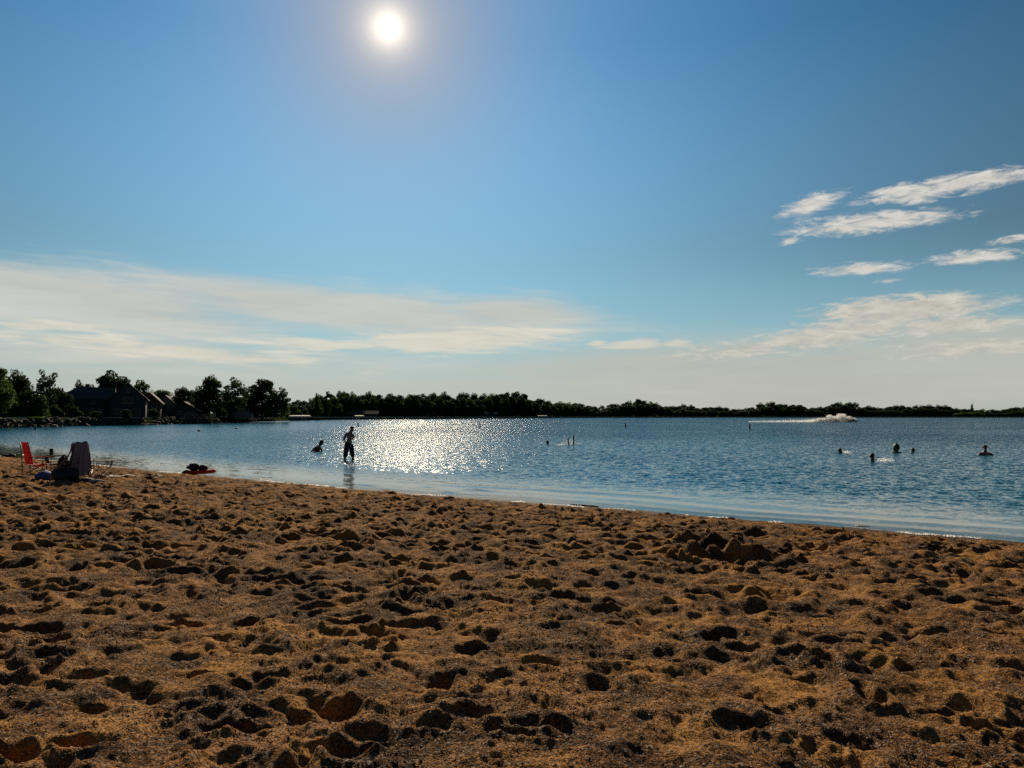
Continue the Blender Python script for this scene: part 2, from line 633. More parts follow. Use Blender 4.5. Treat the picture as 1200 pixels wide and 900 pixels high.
# single scuffs, hollows and heaps; old prints half filled in
NF = 8200
fr = np.sqrt(rng.uniform(2.5 ** 2, 46 ** 2, NF * 3))
ft = rng.uniform(TH0, TH1, NF * 3)
fxs, fys = fr * np.sin(ft), fr * np.cos(ft)
keep = (shore_d(fxs, fys) > 0.7) & ((fr > 9) | (rng.uniform(0, 1, NF * 3) < 0.7))
for x, y in list(zip(fxs[keep], fys[keep]))[:NF]:
    k = random.random()
    if k < 0.60:
        a_, b_, h_ = random.uniform(0.11, 0.18), random.uniform(0.06, 0.10), random.uniform(0.025, 0.065)
    elif k < 0.86:
        a_, b_, h_ = random.uniform(0.15, 0.28), random.uniform(0.09, 0.17), random.uniform(0.03, 0.07)
    else:
        a_, b_, h_ = random.uniform(0.14, 0.28), random.uniform(0.09, 0.16), -random.uniform(0.02, 0.045)
    h_ *= 0.60 + 0.30 * min(1.0, max(0.0, (math.hypot(x, y) - 4.0) / 9.0))       # shallow beside the fresh prints close by
    stamp(x, y, a_ * 2.3, dent(a_, b_, h_, random.gauss(-0.15, 0.6) + random.choice((0, math.pi))))
# the dug-over patch with heaps by the water
for px, py, a_, b_, h_ in [(850, 645, 0.46, 0.26, -0.13), (875, 653, 0.30, 0.20, -0.12), (836, 655, 0.25, 0.16, 0.09), (808, 637, 0.30, 0.22, -0.09), (862, 634, 0.24, 0.2, 0.08), (800, 652, 0.3, 0.2, 0.08)]:
    p = on_sand(px, py)
    stamp(p.x, p.y, a_ * 1.9, footprint(a_, b_, h_, random.uniform(-0.4, 0.4), 0.15))
for _ in range(46):
    p = on_sand(random.gauss(828, 40), random.gauss(642, 11))
    a_ = random.uniform(0.07, 0.16)
    stamp(p.x, p.y, a_ * 1.9, footprint(a_, a_ * random.uniform(0.6, 1.0), random.choice((-1, -1, 1)) * random.uniform(0.03, 0.08), random.uniform(0, 3.1), 0.2))
# little lumps of sand along the water's edge
for px, py in [(305, 562), (313, 563), (452, 575), (460, 576), (338, 566), (868, 604), (1010, 618), (1150, 628), (240, 556)]:
    p = on_sand(px, py)
    stamp(p.x, p.y, 0.45, footprint(0.2, 0.14, -0.03, 0.0, 0.0))

nR, nT = RR.shape
idx = np.arange(nR * nT).reshape(nR, nT)
nxt = np.roll(idx, -1, axis=1)
F = np.stack([idx[:-1], idx[1:], nxt[1:], nxt[:-1]], axis=-1).reshape(-1, 4)[:, ::-1]
V = np.stack([BX, BY, BZ], axis=-1).reshape(-1, 3)
dflat = BD.reshape(-1)
F = F[(dflat[F].max(axis=1) > -9)]
used = np.zeros(len(V), bool); used[F.ravel()] = True
used[idx[0]] = True
remap = np.cumsum(used) - 1
sand_me = grid_mesh('beach', V[used], remap[F])


def sand_z(x, y):
    """height of the finished sand"""
    r = np.hypot(x, y)
    fi = np.clip(np.log(np.maximum(r, R0) / R0) / DR + nn, nn, nR - 2)
    fj = np.clip((np.arctan2(x, y) - TH0) / DT, 0, n_t - 1)
    i, j = fi.astype(int), fj.astype(int)
    a, b = fi - i, fj - j
    return (BZ[i, j] * (1 - a) + BZ[i + 1, j] * a) * (1 - b) + (BZ[i, j + 1] * (1 - a) + BZ[i + 1, j + 1] * a) * b


def sz(p):
    return float(sand_z(np.array([p[0]]), np.array([p[1]]))[0])


def sand_material():
    m = bpy.data.materials.new('sand')
    m.use_nodes = True
    t = m.node_tree
    t.nodes.clear()
    N = NT(t)
    pos = N.n('ShaderNodeNewGeometry').outputs['Position']
    p = N.n('ShaderNodeBsdfPrincipled')
    out = N.n('ShaderNodeOutputMaterial')
    patch = N.ss(N.noise(pos, 2.3, 5, 0.62), 0.36, 0.64)          # fine sand against gritty sand
    patch2 = N.noise(pos, 0.35, 2, 0.5)
    fine_c = N.mix(N.noise(pos, 5.0, 3), (0.39, 0.168, 0.032), (0.58, 0.278, 0.060))
    grit_c = N.mix(N.noise(pos, 9.0, 3), (0.19, 0.085, 0.028), (0.34, 0.162, 0.052))
    base = N.mix(patch, fine_c, grit_c)
    base = N.mix(N.lin(patch2, 0.35, 0.65, 0.0, 0.35), base, (0.30, 0.125, 0.045))
    # grains: every cell of a fine 3-D voronoi is a grain of its own colour
    vor = N.n('ShaderNodeTexVoronoi')
    N.put(vor.inputs['Vector'], pos)
    vor.inputs['Scale'].default_value = 150
    g = N.sep(vor.outputs['Color'])
    base = N.mix(N.m('MULTIPLY', N.ss(g[0], 0.44, 0.54), N.lin(patch, 0, 1, 0.55, 0.90)), base, (0.030, 0.021, 0.017))
    base = N.mix(N.m('MULTIPLY', N.ss(g[1], 0.92, 0.95), N.lin(patch, 0, 1, 0.25, 0.85)), base, (0.46, 0.40, 0.34))
    vor3 = N.n('ShaderNodeTexVoronoi')
    N.put(vor3.inputs['Vector'], pos)
    vor3.inputs['Scale'].default_value = 52
    g3 = N.sep(vor3.outputs['Color'])
    base = N.mix(N.m('MULTIPLY', N.ss(g3[0], 0.55, 0.62), N.lin(patch, 0, 1, 0.10, 0.60)), base, (0.034, 0.025, 0.021))
    base = N.mix(N.m('MULTIPLY', N.ss(g3[1], 0.95, 0.97), N.lin(patch, 0, 1, 0.05, 0.5)), base, (0.40, 0.33, 0.26))
    # dug heap: moist sand, with the black of its shaded faces put into the colour
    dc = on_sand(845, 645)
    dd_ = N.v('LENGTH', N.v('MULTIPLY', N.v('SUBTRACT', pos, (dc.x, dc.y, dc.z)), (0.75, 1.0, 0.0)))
    damp_shade = N.ss(N.m('ADD', dd_, N.m('MULTIPLY', N.m('SUBTRACT', N.noise(pos, 2.5, 3), 0.5), 1.2)), 0.75, 0.35)
    base = N.mix(N.m('MULTIPLY', damp_shade, 0.7), base, (0.045, 0.026, 0.014))
    # wet where the lake laps
    sx, sy, szz = N.sep(pos)
    wet = N.ss(N.m('ADD', szz, N.m('MULTIPLY', N.m('SUBTRACT', N.noise(pos, 1.2, 2), 0.5), 0.05)), 0.10, 0.035)
    base = N.mix(N.m('MULTIPLY', wet, 0.80), base, (0.035, 0.022, 0.014))
    N.put(p.inputs['Base Color'], base)
    N.put(p.inputs['Roughness'], N.lin(wet, 0, 1, 0.95, 0.8))
    p.inputs['Specular IOR Level'].default_value = 0.06
    vor2 = N.n('ShaderNodeTexVoronoi')
    N.put(vor2.inputs['Vector'], pos)
    vor2.inputs['Scale'].default_value = 70
    h = N.m('ADD', N.m('MULTIPLY', vor.outputs['Distance'], -0.5), N.m('MULTIPLY', N.noise(pos, 45, 3, 0.65), 1.6))
    h = N.m('ADD', h, N.m('MULTIPLY', vor2.outputs['Distance'], -0.6))
    b = N.n('ShaderNodeBump')
    b.inputs['Distance'].default_value = 0.030
    N.put(b.inputs['Strength'], N.m('MULTIPLY', N.lin(patch, 0, 1, 0.30, 0.95), N.lin(wet, 0, 1, 1.0, 0.25)))
    N.put(b.inputs['Height'], h)
    # every grain tilts its own way
    tilt = N.v('ADD', N.v('SUBTRACT', vor.outputs['Color'], (0.5, 0.5, 0.5)), N.v('SCALE', N.v('SUBTRACT', vor3.outputs['Color'], (0.5, 0.5, 0.5)), scale=0.7))
    tilt = N.v('SCALE', tilt, scale=N.m('MULTIPLY', N.lin(patch, 0, 1, 0.42, 0.80), N.lin(wet, 0, 1, 1.0, 0.2)))
    N.put(p.inputs['Normal'], N.v('NORMALIZE', N.v('ADD', b.outputs[0], tilt)))
    t.links.new(p.outputs[0], out.inputs['Surface'])
    return m


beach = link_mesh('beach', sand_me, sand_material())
tag(beach, 'trampled orange brown sand beach full of footprints', kind='structure')

# loose grit lying on the sand near the camera
NP = 80000
pr = np.exp(rng.uniform(math.log(2.9), math.log(15.0), NP))
pt = rng.uniform(R(-40), R(40), NP)
px_, py_ = pr * np.sin(pt), pr * np.cos(pt)
kp = (vnoise(px_ * 1.7, py_ * 1.7, 41) + 0.5 * vnoise(px_ * 5, py_ * 5, 42) + rng.uniform(-0.5, 0.5, NP) > -0.15) & (shore_d(px_, py_) > 0.4)
px_, py_, pr = px_[kp], py_[kp], pr[kp]
NP = len(px_)
pz_ = sand_z(px_, py_)
size = rng.uniform(0.0022, 0.0055, NP) * (1 + 0.10 * pr) * rng.choice([0.8, 1.0, 1.5], NP, p=[0.5, 0.42, 0.08])
octa = np.array([(1, 0, 0), (0, 1, 0), (-1, 0, 0), (0, -1, 0), (0, 0, 0.5), (0, 0, -0.6)], float)
PV = octa[None] * size[:, None, None] * rng.uniform(0.65, 1.3, (NP, 6, 1))
ca, sa = np.cos(rng.uniform(0, 6.28, NP)), np.sin(rng.uniform(0, 6.28, NP))
ca = ca[:, None]; sa = np.sqrt(1 - ca ** 2)
PV = np.stack([PV[..., 0] * ca - PV[..., 1] * sa, PV[..., 0] * sa + PV[..., 1] * ca, PV[..., 2]], -1)
PV += np.stack([px_, py_, pz_ + size * 0.12], -1)[:, None, :]
of = np.array([(0, 1, 4), (1, 2, 4), (2, 3, 4), (3, 0, 4), (1, 0, 5), (2, 1, 5), (3, 2, 5), (0, 3, 5)])
PF = (of[None] + (np.arange(NP) * 6)[:, None, None]).reshape(-1, 3)
grit_me = grid_mesh('loose_grit', PV.reshape(-1, 3), PF, smooth=False)
tone = grit_me.attributes.new('tone', 'FLOAT', 'POINT')
tone.data.foreach_set('value', np.repeat(rng.uniform(0, 1, NP), 6).astype(np.float32))


def grit_material():
    m = bpy.data.materials.new('grit')
    m.use_nodes = True
    t = m.node_tree
    N = NT(t)
    p = t.nodes['Principled BSDF']
    at = N.n('ShaderNodeAttribute', attribute_name='tone').outputs['Fac']
    c = N.mix(N.ss(at, 0.0, 0.55), (0.07, 0.05, 0.04), (0.26, 0.15, 0.075))
    c = N.mix(N.ss(at, 0.82, 0.97), c, (0.46, 0.40, 0.33))
    N.put(p.inputs['Base Color'], c)
    p.inputs['Roughness'].default_value = 0.75
    p.inputs['Specular IOR Level'].default_value = 0.25
    return m


grit = link_mesh('loose_grit', grit_me, grit_material())
tag(grit, 'loose coarse grit and tiny pebbles scattered over the sand', 'grit', kind='stuff')

# ------------------------------------------------------------------ lake
WR = np.concatenate([8.0 * np.exp(np.arange(0, 560) * 0.0050), np.geomspace(8.0 * math.exp(2.8), 6000, 60)[1:]])
WT = np.concatenate([np.arange(R(-46), R(46), R(0.14)), np.linspace(R(46), R(314), 40)[1:-1]])
LR, LT = np.meshgrid(WR, WT, indexing='ij')
LX, LY = LR * np.sin(LT), LR * np.cos(LT)
LD = -shore_d(LX, LY)                      # metres out from the beach
calm = sstep(LD, 1.5, 8.5)
LZ = np.zeros_like(LX)
wind = R(205)
for i in range(46):
    lam = 0.22 * (1.3 / 0.22) ** random.random()
    a = wind + random.gauss(0, 0.75)
    k = 2 * math.pi / lam
    s_ = 0.018 * (0.6 + 0.8 * random.random())         # slope of this train
    res = np.clip((lam / (LR * 0.0050) - 2.2) / 2.0, 0, 1)   # only where the mesh can carry it
    LZ += s_ / k * np.sin(k * (LX * math.sin(a) + LY * math.cos(a)) + random.uniform(0, 6.28) + 1.1 * vnoise(LX * 0.13, LY * 0.13, 60 + i)) * res
LZ *= (0.05 + 0.95 * calm) * (0.45 + 0.55 * sstep(LX, -42, -6))
# low swells running in along the beach
wob = 0.55 * vnoise(LX * 0.16, LY * 0.16, 90) + 0.2 * vnoise(LX * 0.5, LY * 0.5, 91)
for dd, hh, ww in [(0.75, 0.008, 0.2), (1.7, 0.024, 0.30), (3.0, 0.026, 0.38), (4.6, 0.022, 0.5)]:
    mod = 0.35 + 0.65 * sstep(vnoise(LX * 0.12 + dd * 3, LY * 0.12, 95), -0.3, 0.5)
    LZ += hh * mod * np.exp(-((LD + wob * 0.9 - dd) / ww) ** 2) * (1 - sstep(LR, 22, 36))
for px, py, ln, hh in [(557, 574.5, 0.45, 0.05), (525, 577, 0.3, 0.03), (430, 569, 0.5, 0.03), (500, 571, 0.3, 0.03)]:   # ripples just toppling over
    q = on_water(px, py)
    al = (LX - q.x) * 0.78 - (LY - q.y) * 0.62
    LZ += hh * np.exp(-(al / ln) ** 2) * np.exp(-((LD - float(-shore_d(np.array([q.x]), np.array([q.y]))[0])) / 0.10) ** 2)
nR2, nT2 = LR.shape
idx2 = np.arange(nR2 * nT2).reshape(nR2, nT2)
nx2 = np.roll(idx2, -1, axis=1)
F2 = np.stack([idx2[:-1], idx2[1:], nx2[1:], nx2[:-1]], axis=-1).reshape(-1, 4)[:, ::-1]
ld = LD.reshape(-1)
F2 = F2[ld[F2].max(axis=1) > -1.6]
V2 = np.stack([LX, LY, LZ], -1).reshape(-1, 3)
u2 = np.zeros(len(V2), bool); u2[F2.ravel()] = True
rm2 = np.cumsum(u2) - 1
lake_me = grid_mesh('lake', V2[u2], rm2[F2])
at_ = lake_me.attributes.new('offshore', 'FLOAT', 'POINT')
at_.data.foreach_set('value', ld[u2].astype(np.float32))


def water_material():
    m = bpy.data.materials.new('lake_water')
    m.use_nodes = True
    t = m.node_tree
    t.nodes.clear()
    N = NT(t)
    out = N.n('ShaderNodeOutputMaterial')
    geo = N.n('ShaderNodeNewGeometry')
    pos = geo.outputs['Position']
    off = N.n('ShaderNodeAttribute', attribute_name='offshore').outputs['Fac']
    rot = N.n('ShaderNodeMapping')
    N.put(rot.inputs['Vector'], pos)
    rot.inputs['Rotation'].default_value = (0, 0, R(-25))
    rot.inputs['Scale'].default_value = (1.0, 1.0, 1.0)
    pp = rot.outputs[0]
    gust = N.lin(N.noise(pos, 0.035, 3, 0.6), 0.35, 0.65, 0.78, 1.18)
    shelter = N.ss(N.sep(pos)[0], -42.0, -6.0, 0.38, 1.0)          # the bank shelters the left of the bay
    rough_sea = N.m('MULTIPLY', N.m('MULTIPLY', N.ss(off, 1.8, 9.0), gust), shelter)
    n1 = N.noise(pp, 3.8, 3, 0.6, out=1)
    n2 = N.noise(pp, 11.0, 2, 0.6, out=1)
    v = N.v('ADD', N.v('SCALE', N.v('SUBTRACT', n1, (0.5, 0.5, 0.5)), scale=WAVE1), N.v('SCALE', N.v('SUBTRACT', n2, (0.5, 0.5, 0.5)), scale=WAVE2))
    v = N.v('MULTIPLY', v, (0.80, 1.0, 0.0))
    far = N.v('LENGTH', pos)
    v = N.v('SCALE', v, scale=N.lin(far, 25, 110, 1.0, 1.75))
    v = N.v('SCALE', v, scale=N.m('ADD', N.m('MULTIPLY', rough_sea, 0.96), 0.06))
    # wind waves lean: their steeper faces look towards the beach
    lean = N.v('SCALE', (-0.055, -0.225, 0.0), scale=N.m('MULTIPLY', rough_sea, N.lin(far, 18, 90, 0.25, 1.0)))
    nrm = N.v('NORMALIZE', N.v('ADD', N.v('ADD', geo.outputs['Normal'], v), lean))
    p = N.n('ShaderNodeBsdfPrincipled')
    N.put(p.inputs['Base Color'], N.mix(N.ss(off, 0.5, 8), (0.175, 0.205, 0.205), (0.012, 0.125, 0.195)))
    p.inputs['Roughness'].default_value = 0.065
    p.inputs['IOR'].default_value = 1.333
    p.inputs['Specular IOR Level'].default_value = 0.5
    N.put(p.inputs['Normal'], nrm)
    # clear over the sand for the first hand's breadth of depth
    tr = N.n('ShaderNodeBsdfTransparent')
    tr.inputs['Color'].default_value = (0.75, 0.80, 0.78, 1)
    gl = N.n('ShaderNodeBsdfGlossy')
    gl.inputs['Roughness'].default_value = 0.045
    N.put(gl.inputs['Normal'], nrm)
    fr_ = N.n('ShaderNodeFresnel')
    fr_.inputs['IOR'].default_value = 1.333
    N.put(fr_.inputs['Normal'], nrm)
    mx = N.n('ShaderNodeMixShader')
    t.links.new(fr_.outputs[0], mx.inputs[0])
    t.links.new(tr.outputs[0], mx.inputs[1])
    t.links.new(gl.outputs[0], mx.inputs[2])
    mx2 = N.n('ShaderNodeMixShader')
    N.put(mx2.inputs[0], N.ss(off, -0.2, 1.6))
    t.links.new(mx.outputs[0], mx2.inputs[1])
    t.links.new(p.outputs[0], mx2.inputs[2])
    t.links.new(mx2.outputs[0], out.inputs['Surface'])
    return m


WAVE1, WAVE2 = 0.9, 0.95
lake = link_mesh('lake', lake_me, water_material())
tag(lake, 'rippled blue lake glittering under the low sun', kind='structure')

# ------------------------------------------------------------------ far shore
def wpt(px, py):
    p = on_water(px, py)
    return (p.x, p.y)


COAST = [(-62, 72), (-82, 90), (-92, 112), (-91, 137), (-92, 166), (-87, 190), (-86, 221), (-92, 284), (-97, 350), (-96, 430), (-55, 500), (0, 603),
         (81, 737), (239, 866), (440, 985), (663, 1010), (1000, 960), (1500, 700), (1900, 200)]
LAKE_C = Vector((260, 330))


def coast_at(px, back=0.0):
    """point on the far bank seen at this bearing, `back` metres behind the water's edge"""
    a = (px - 600) / FPX
    best = None
    for (x0, y0), (x1, y1) in zip(COAST[2:-3], COAST[3:-2]):
        for k in range(40):
            t = k / 40
            x, y = x0 + (x1 - x0) * t, y0 + (y1 - y0) * t
            e = abs(x / y - a)
            if best is None or e < best[0] - 1e-6:
                best = (e, x, y)
    _, x, y = best
    s = 1 + back / math.hypot(x, y)
    return Vector((x * s, y * s, 0))


def resample(pts, n):
    P = np.array(pts, float)
    seg = np.hypot(*np.diff(P, axis=0).T)
    t = np.concatenate([[0], np.cumsum(seg)])
    u = t[-1] * np.linspace(0, 1, n) ** 1.8
    return np.stack([np.interp(u, t, P[:, 0]), np.interp(u, t, P[:, 1])], -1)


cst = resample(COAST, 420)
cst += np.stack([vnoise(cst[:, 0] * 0.08, cst[:, 1] * 0.08, 70), vnoise(cst[:, 0] * 0.08, cst[:, 1] * 0.08, 71)], -1) * np.clip(np.arange(420) / 120, 0.15, 1.5)[:, None]
outd = cst - np.array(LAKE_C)
outd /= np.linalg.norm(outd, axis=1)[:, None]
near = 1 - sstep(cst[:, 1], 230, 420)                      # 1 along the built-up near bank, 0 across the lake
rows = []
for off, zn, zf in [(-2.0, -0.8, -0.6), (0.0, -0.05, -0.02), (1.3, 0.95, 0.35), (2.6, 1.55, 0.6), (4.5, 1.62, 0.75), (12, 1.65, 1.0), (40, 1.9, 1.6), (150, 2.6, 2.4), (700, 4, 4), (4000, 6, 6)]:
    z = near * zn + (1 - near) * zf + 0.12 * vnoise(cst[:, 0] * 0.3 + off, cst[:, 1] * 0.3, 72) * (1 if 1 < off < 500 else 0)
    rows.append(np.stack([cst[:, 0] + outd[:, 0] * off, cst[:, 1] + outd[:, 1] * off, z], -1))
G = np.stack(rows)
gi = np.arange(G.shape[0] * G.shape[1]).reshape(G.shape[:2])
GF = np.stack([gi[:-1, :-1], gi[:-1, 1:], gi[1:, 1:], gi[1:, :-1]], -1).reshape(-1, 4)
grass_m = pmat('bank_grass', (0.042, 0.058, 0.016), 0.95, 0.5, 0.35, spec=0.0, coord='Object', bump=0.4, bscale=3)
land = link_mesh('far_bank', grid_mesh('far_bank', G.reshape(-1, 3), GF), grass_m)
tag(land, 'low grassy bank round the far side of the lake', kind='structure')

# lawn rising behind the path at the left
def lawn_fn(u, v):
    a_ = at_depth(-60 + 112 * u, 487, 142 + 30 * v + 8 * u)
    return (a_.x, a_.y, 1.86 + 2.0 * (v ** 1.1) * (1 - 0.8 * max(0.0, (u - 0.6) / 0.4) ** 1.5) - (0.5 if v == 0 or v == 1 else 0))
lawn = MB().sheet(lawn_fn, 24, 12, 0.02).build('lawn', pmat('lawn_grass', (0.085, 0.135, 0.030), 0.95, 0.35, 0.5, spec=0.0, trans=0.2), None, True)
tag(lawn, 'sunlit green lawn sloping up behind the stone bank', kind='structure')

# pale path along the top of the near bank
pm = MB()
pa = [(cst[i] + outd[i] * 3.0, cst[i] + outd[i] * 5.2) for i in range(420) if 95 < cst[i, 1] < 262]
pz = [1.74 + 0.0 * i for i in range(len(pa))]
for i in range(len(pa) - 1):
    (a, b), (c, d) = pa[i], pa[i + 1]
    top = [(a[0], a[1], 1.80), (b[0], b[1], 1.80), (d[0], d[1], 1.80), (c[0], c[1], 1.80)]
    low = [(p[0], p[1], 1.45) for p in top]
    pm.add(top + low, [(0, 1, 2, 3), (0, 3, 7, 4), (1, 5, 6, 2)])
path = pm.build('path', pmat('path_concrete', (0.42, 0.38, 0.31), 0.9, 0.3, 0.6))
tag(path, 'pale concrete path along the top of the stone bank', kind='structure')

# boulders of the near bank
STONE = [pmat('boulder_grey', (0.045, 0.042, 0.036), 0.9, 0.5, 1.2, bump=0.5, bscale=6), pmat('boulder_tan', (0.08, 0.068, 0.05), 0.9, 0.4, 1.2, bump=0.5, bscale=6)]
rip = empty('stone_bank', (-91, 137, 0))
tag(rip, 'bank of heaped grey boulders at the water below the houses', 'stone bank')
for tone_i in (0, 1):
    bm_ = MB()
    for i in range(420):
        if not (88 < cst[i, 1] < 300):
            continue
        for j in range(13):
            if (random.random() < 0.28) != (tone_i == 1):
                continue
            off = random.uniform(-0.5, 2.5)
            k = random.random()
            x = cst[i, 0] + outd[i, 0] * off + random.uniform(-0.9, 0.9)
            y = cst[i, 1] + outd[i, 1] * off + random.uniform(-0.9, 0.9)
            s = random.uniform(0.3, 0.7)
            bm_.blob((x + 91, y - 137, max(-0.1, 0.62 * off) + 0.05), (s * random.uniform(0.8, 1.3), s, s * random.uniform(0.5, 0.85)), seed=i * 7 + j, rough=0.3, nu=6, nv=4, rz=random.uniform(0, 6))
    o = bm_.build('boulders', STONE[tone_i], rip)
    o['kind'] = 'stuff'

# ------------------------------------------------------------------ trees
LEAF = {}
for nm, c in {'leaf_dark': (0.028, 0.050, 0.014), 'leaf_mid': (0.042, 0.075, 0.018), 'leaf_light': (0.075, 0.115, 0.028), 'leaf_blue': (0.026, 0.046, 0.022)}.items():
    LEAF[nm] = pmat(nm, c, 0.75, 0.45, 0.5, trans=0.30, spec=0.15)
BARK = pmat('bark', (0.075, 0.055, 0.040), 0.9, 0.4, 3.0, bump=0.4)


def crown_mesh(seed, shape, clumps, per, leaf, low, airy=0.0):
    """leaf-sized faces in clumps through the crown of a tree one unit (10 m) high"""
    g = np.random.default_rng(seed)
    V_, C = [], []
    k = 0
    while k < clumps:
        u = g.uniform(-1, 1, 3)
        rr = np.linalg.norm(u)
        if rr > 1 or rr < 0.25 + airy * 0.3:
            continue
        z = low + (10 - low) * (u[2] * 0.5 + 0.5)
        f = (z - low) / (10 - low)
        if shape == 'round':
            w = 1.0
        elif shape == 'cone':
            w = 1.25 - 1.05 * f
        elif shape == 'vase':
            w = 0.55 + 0.75 * f
        else:
            w = 1.1 - 0.35 * f
        C.append((u[0] * 3.6 * w, u[1] * 3.6 * w, z * (1 + 0.05 * g.standard_normal())))
        k += 1
    C = np.array(C)
    rad = g.uniform(0.6, 1.45, len(C)) * (1 - 0.25 * airy)
    for c, r in zip(C, rad):
        d = g.standard_normal((per, 3))
        d /= np.linalg.norm(d, axis=1)[:, None]
        p = c + d * (r * g.uniform(0.35, 1.0, per) ** 0.6)[:, None] * np.array([1.15, 1.15, 0.8])
        n1 = g.standard_normal((per, 3)); n1 /= np.linalg.norm(n1, axis=1)[:, None]
        n2 = np.cross(n1, g.standard_normal((per, 3))); n2 /= np.linalg.norm(n2, axis=1)[:, None]
        s = (leaf * g.uniform(0.6, 1.4, per))[:, None]
        V_.append(np.stack([p - n1 * s, p - n2 * s * 0.55, p + n1 * s, p + n2 * s * 0.55], 1))
    V_ = np.concatenate(V_).reshape(-1, 3)
    V_[:, 2] = np.maximum(V_[:, 2], 0.05)
    return grid_mesh('crown', V_, np.arange(len(V_)).reshape(-1, 4), smooth=False), C


def trunk_mesh(seed, C, low):
    rr = random.Random(seed)
    m = MB()
    top = 7.2
    bend = [rr.uniform(-0.25, 0.25) for _ in range(4)]
    pts = [(0, 0, -0.3), (bend[0] * 0.4, bend[1] * 0.4, 2.2), (bend[0], bend[2], 4.5), (bend[3], bend[1], top)]
    m.tube(pts, [0.34, 0.25, 0.19, 0.06], 7)
    for c in sorted(C.tolist(), key=lambda q: q[2])[::max(1, len(C) // 9)]:
        z0 = min(max(1.6, c[2] * 0.55), 6.2)
        mid = (c[0] * 0.5, c[1] * 0.5, (z0 + c[2]) / 2 + 0.2)
        m.tube([(bend[0] * z0 / 7, bend[1] * z0 / 7, z0), mid, tuple(c)], [0.11, 0.07, 0.025], 5)
    return m.mesh('trunk')


KINDS_ = {}
for nm, args in {'round_a': (11, 'round', 84, 80, 0.27, 1.9, 0.0), 'round_b': (12, 'wide', 92, 80, 0.27, 1.0, 0.0), 'round_c': (13, 'round', 76, 80, 0.28, 0.8, 0.1),
                 'airy': (14, 'vase', 58, 70, 0.25, 2.2, 0.5), 'airy_b': (15, 'round', 58, 70, 0.25, 1.8, 0.5), 'tall': (16, 'wide', 84, 80, 0.27, 0.4, 0.1),
                 'cone': (17, 'cone', 60, 80, 0.27, 0.4, 0.0), 'shrubby': (18, 'wide', 84, 80, 0.32, -0.6, 0.0), 'shrubby_b': (19, 'round', 84, 80, 0.33, -2.5, 0.0)}.items():
    me, C = crown_mesh(*args)
    KINDS_[nm] = (me, trunk_mesh(args[0], C, args[5]))
CROWNS = {}


def tree(name, kind, loc, h, w, label, leafm='leaf_dark', group=None, rz=None, cat='tree'):
    """w and h are the crown's full width and the tree's height in metres"""
    rz = random.uniform(0, 6.28) if rz is None else rz
    t = empty(name, loc, rz, (w / 8.6, w / 8.6, h / 10.4))
    tag(t, label, cat, group)
    key = (kind, leafm)
    if key not in CROWNS:
        me = KINDS_[kind][0].copy()
        me.materials.clear()
        me.materials.append(LEAF[leafm])
        CROWNS[key] = me
    link_mesh('crown', CROWNS[key], None, t)
    link_mesh('trunk', KINDS_[kind][1], BARK, t)
    return t


def tree_px(px, top, wpx, Y, kind, label, leafm='leaf_dark', z=1.6, group=None, name='tree', cat='tree'):
    p = at_depth(px, top, Y)
    h = p.z - z
    return tree(name, kind, (p.x, p.y, z), h, wpx / FPX * Y * 1.02, label, leafm, group, cat=cat)


NEAR = [  # px, top, width px, distance, kind, leaf, label
    (-6, 427, 36, 146, 'round_b', 'leaf_light', 'pale green leafy tree cut off by the left edge of the picture'),
    (20, 437, 30, 162, 'round_a', 'leaf_dark', 'dark rounded tree beside the pale green tree at the left edge'),
    (57, 436, 27, 166, 'airy', 'leaf_dark', 'dark open tree with sky gaps just left of the big house'),
    (36, 455, 34, 158, 'shrubby', 'leaf_mid', 'dense green low tree above the lawn left of the big house'),
    (10, 456, 30, 152, 'shrubby_b', 'leaf_mid', 'bushy green tree on the lawn at the left edge'),
    (72, 455, 26, 176, 'shrubby', 'leaf_dark', 'dark low tree at the left end of the big house roof'),
    (94, 446, 17, 215, 'airy_b', 'leaf_dark', 'small open tree rising behind the hipped wing of the big house'),
    (106, 452, 16, 220, 'round_c', 'leaf_dark', 'little dark tree behind the middle of the big house roof'),
    (132, 438, 38, 222, 'round_a', 'leaf_dark', 'broad dark tree behind the peak of the big house'),
    (165, 447, 27, 226, 'round_c', 'leaf_mid', 'rounded tree between the big house and the narrow gabled house'),
    (189, 456, 32, 244, 'round_b', 'leaf_mid', 'low spreading tree behind the narrow gabled house'),
    (214, 455, 27, 226, 'tall', 'leaf_blue', 'dark domed tree between the sided house and the low house'),
    (232, 455, 19, 246, 'round_a', 'leaf_mid', 'small lighter tree behind the low house roof'),
    (246, 442, 30, 224, 'tall', 'leaf_dark', 'tall dark tree with full crown right of the low house'),
    (276, 443, 30, 232, 'airy_b', 'leaf_dark', 'tall open tree with bare trunk before the pale boathouse'),
    (291, 459, 26, 262, 'shrubby', 'leaf_dark', 'bushy dark tree behind the pale boathouse'),
    (308, 443, 38, 250, 'round_b', 'leaf_dark', 'largest dark tree on the near bank, above the white boat canopy'),
    (331, 455, 17, 252, 'airy', 'leaf_dark', 'leaning airy tree at the right end of the near bank'),
    (324, 466, 26, 268, 'shrubby_b', 'leaf_mid', 'dark bush behind the white boat canopy'),
]
for px, top, w, Y, kd, lf, lb in NEAR:
    tree_px(px, top, w * 1.2, Y, kd, lb, lf)
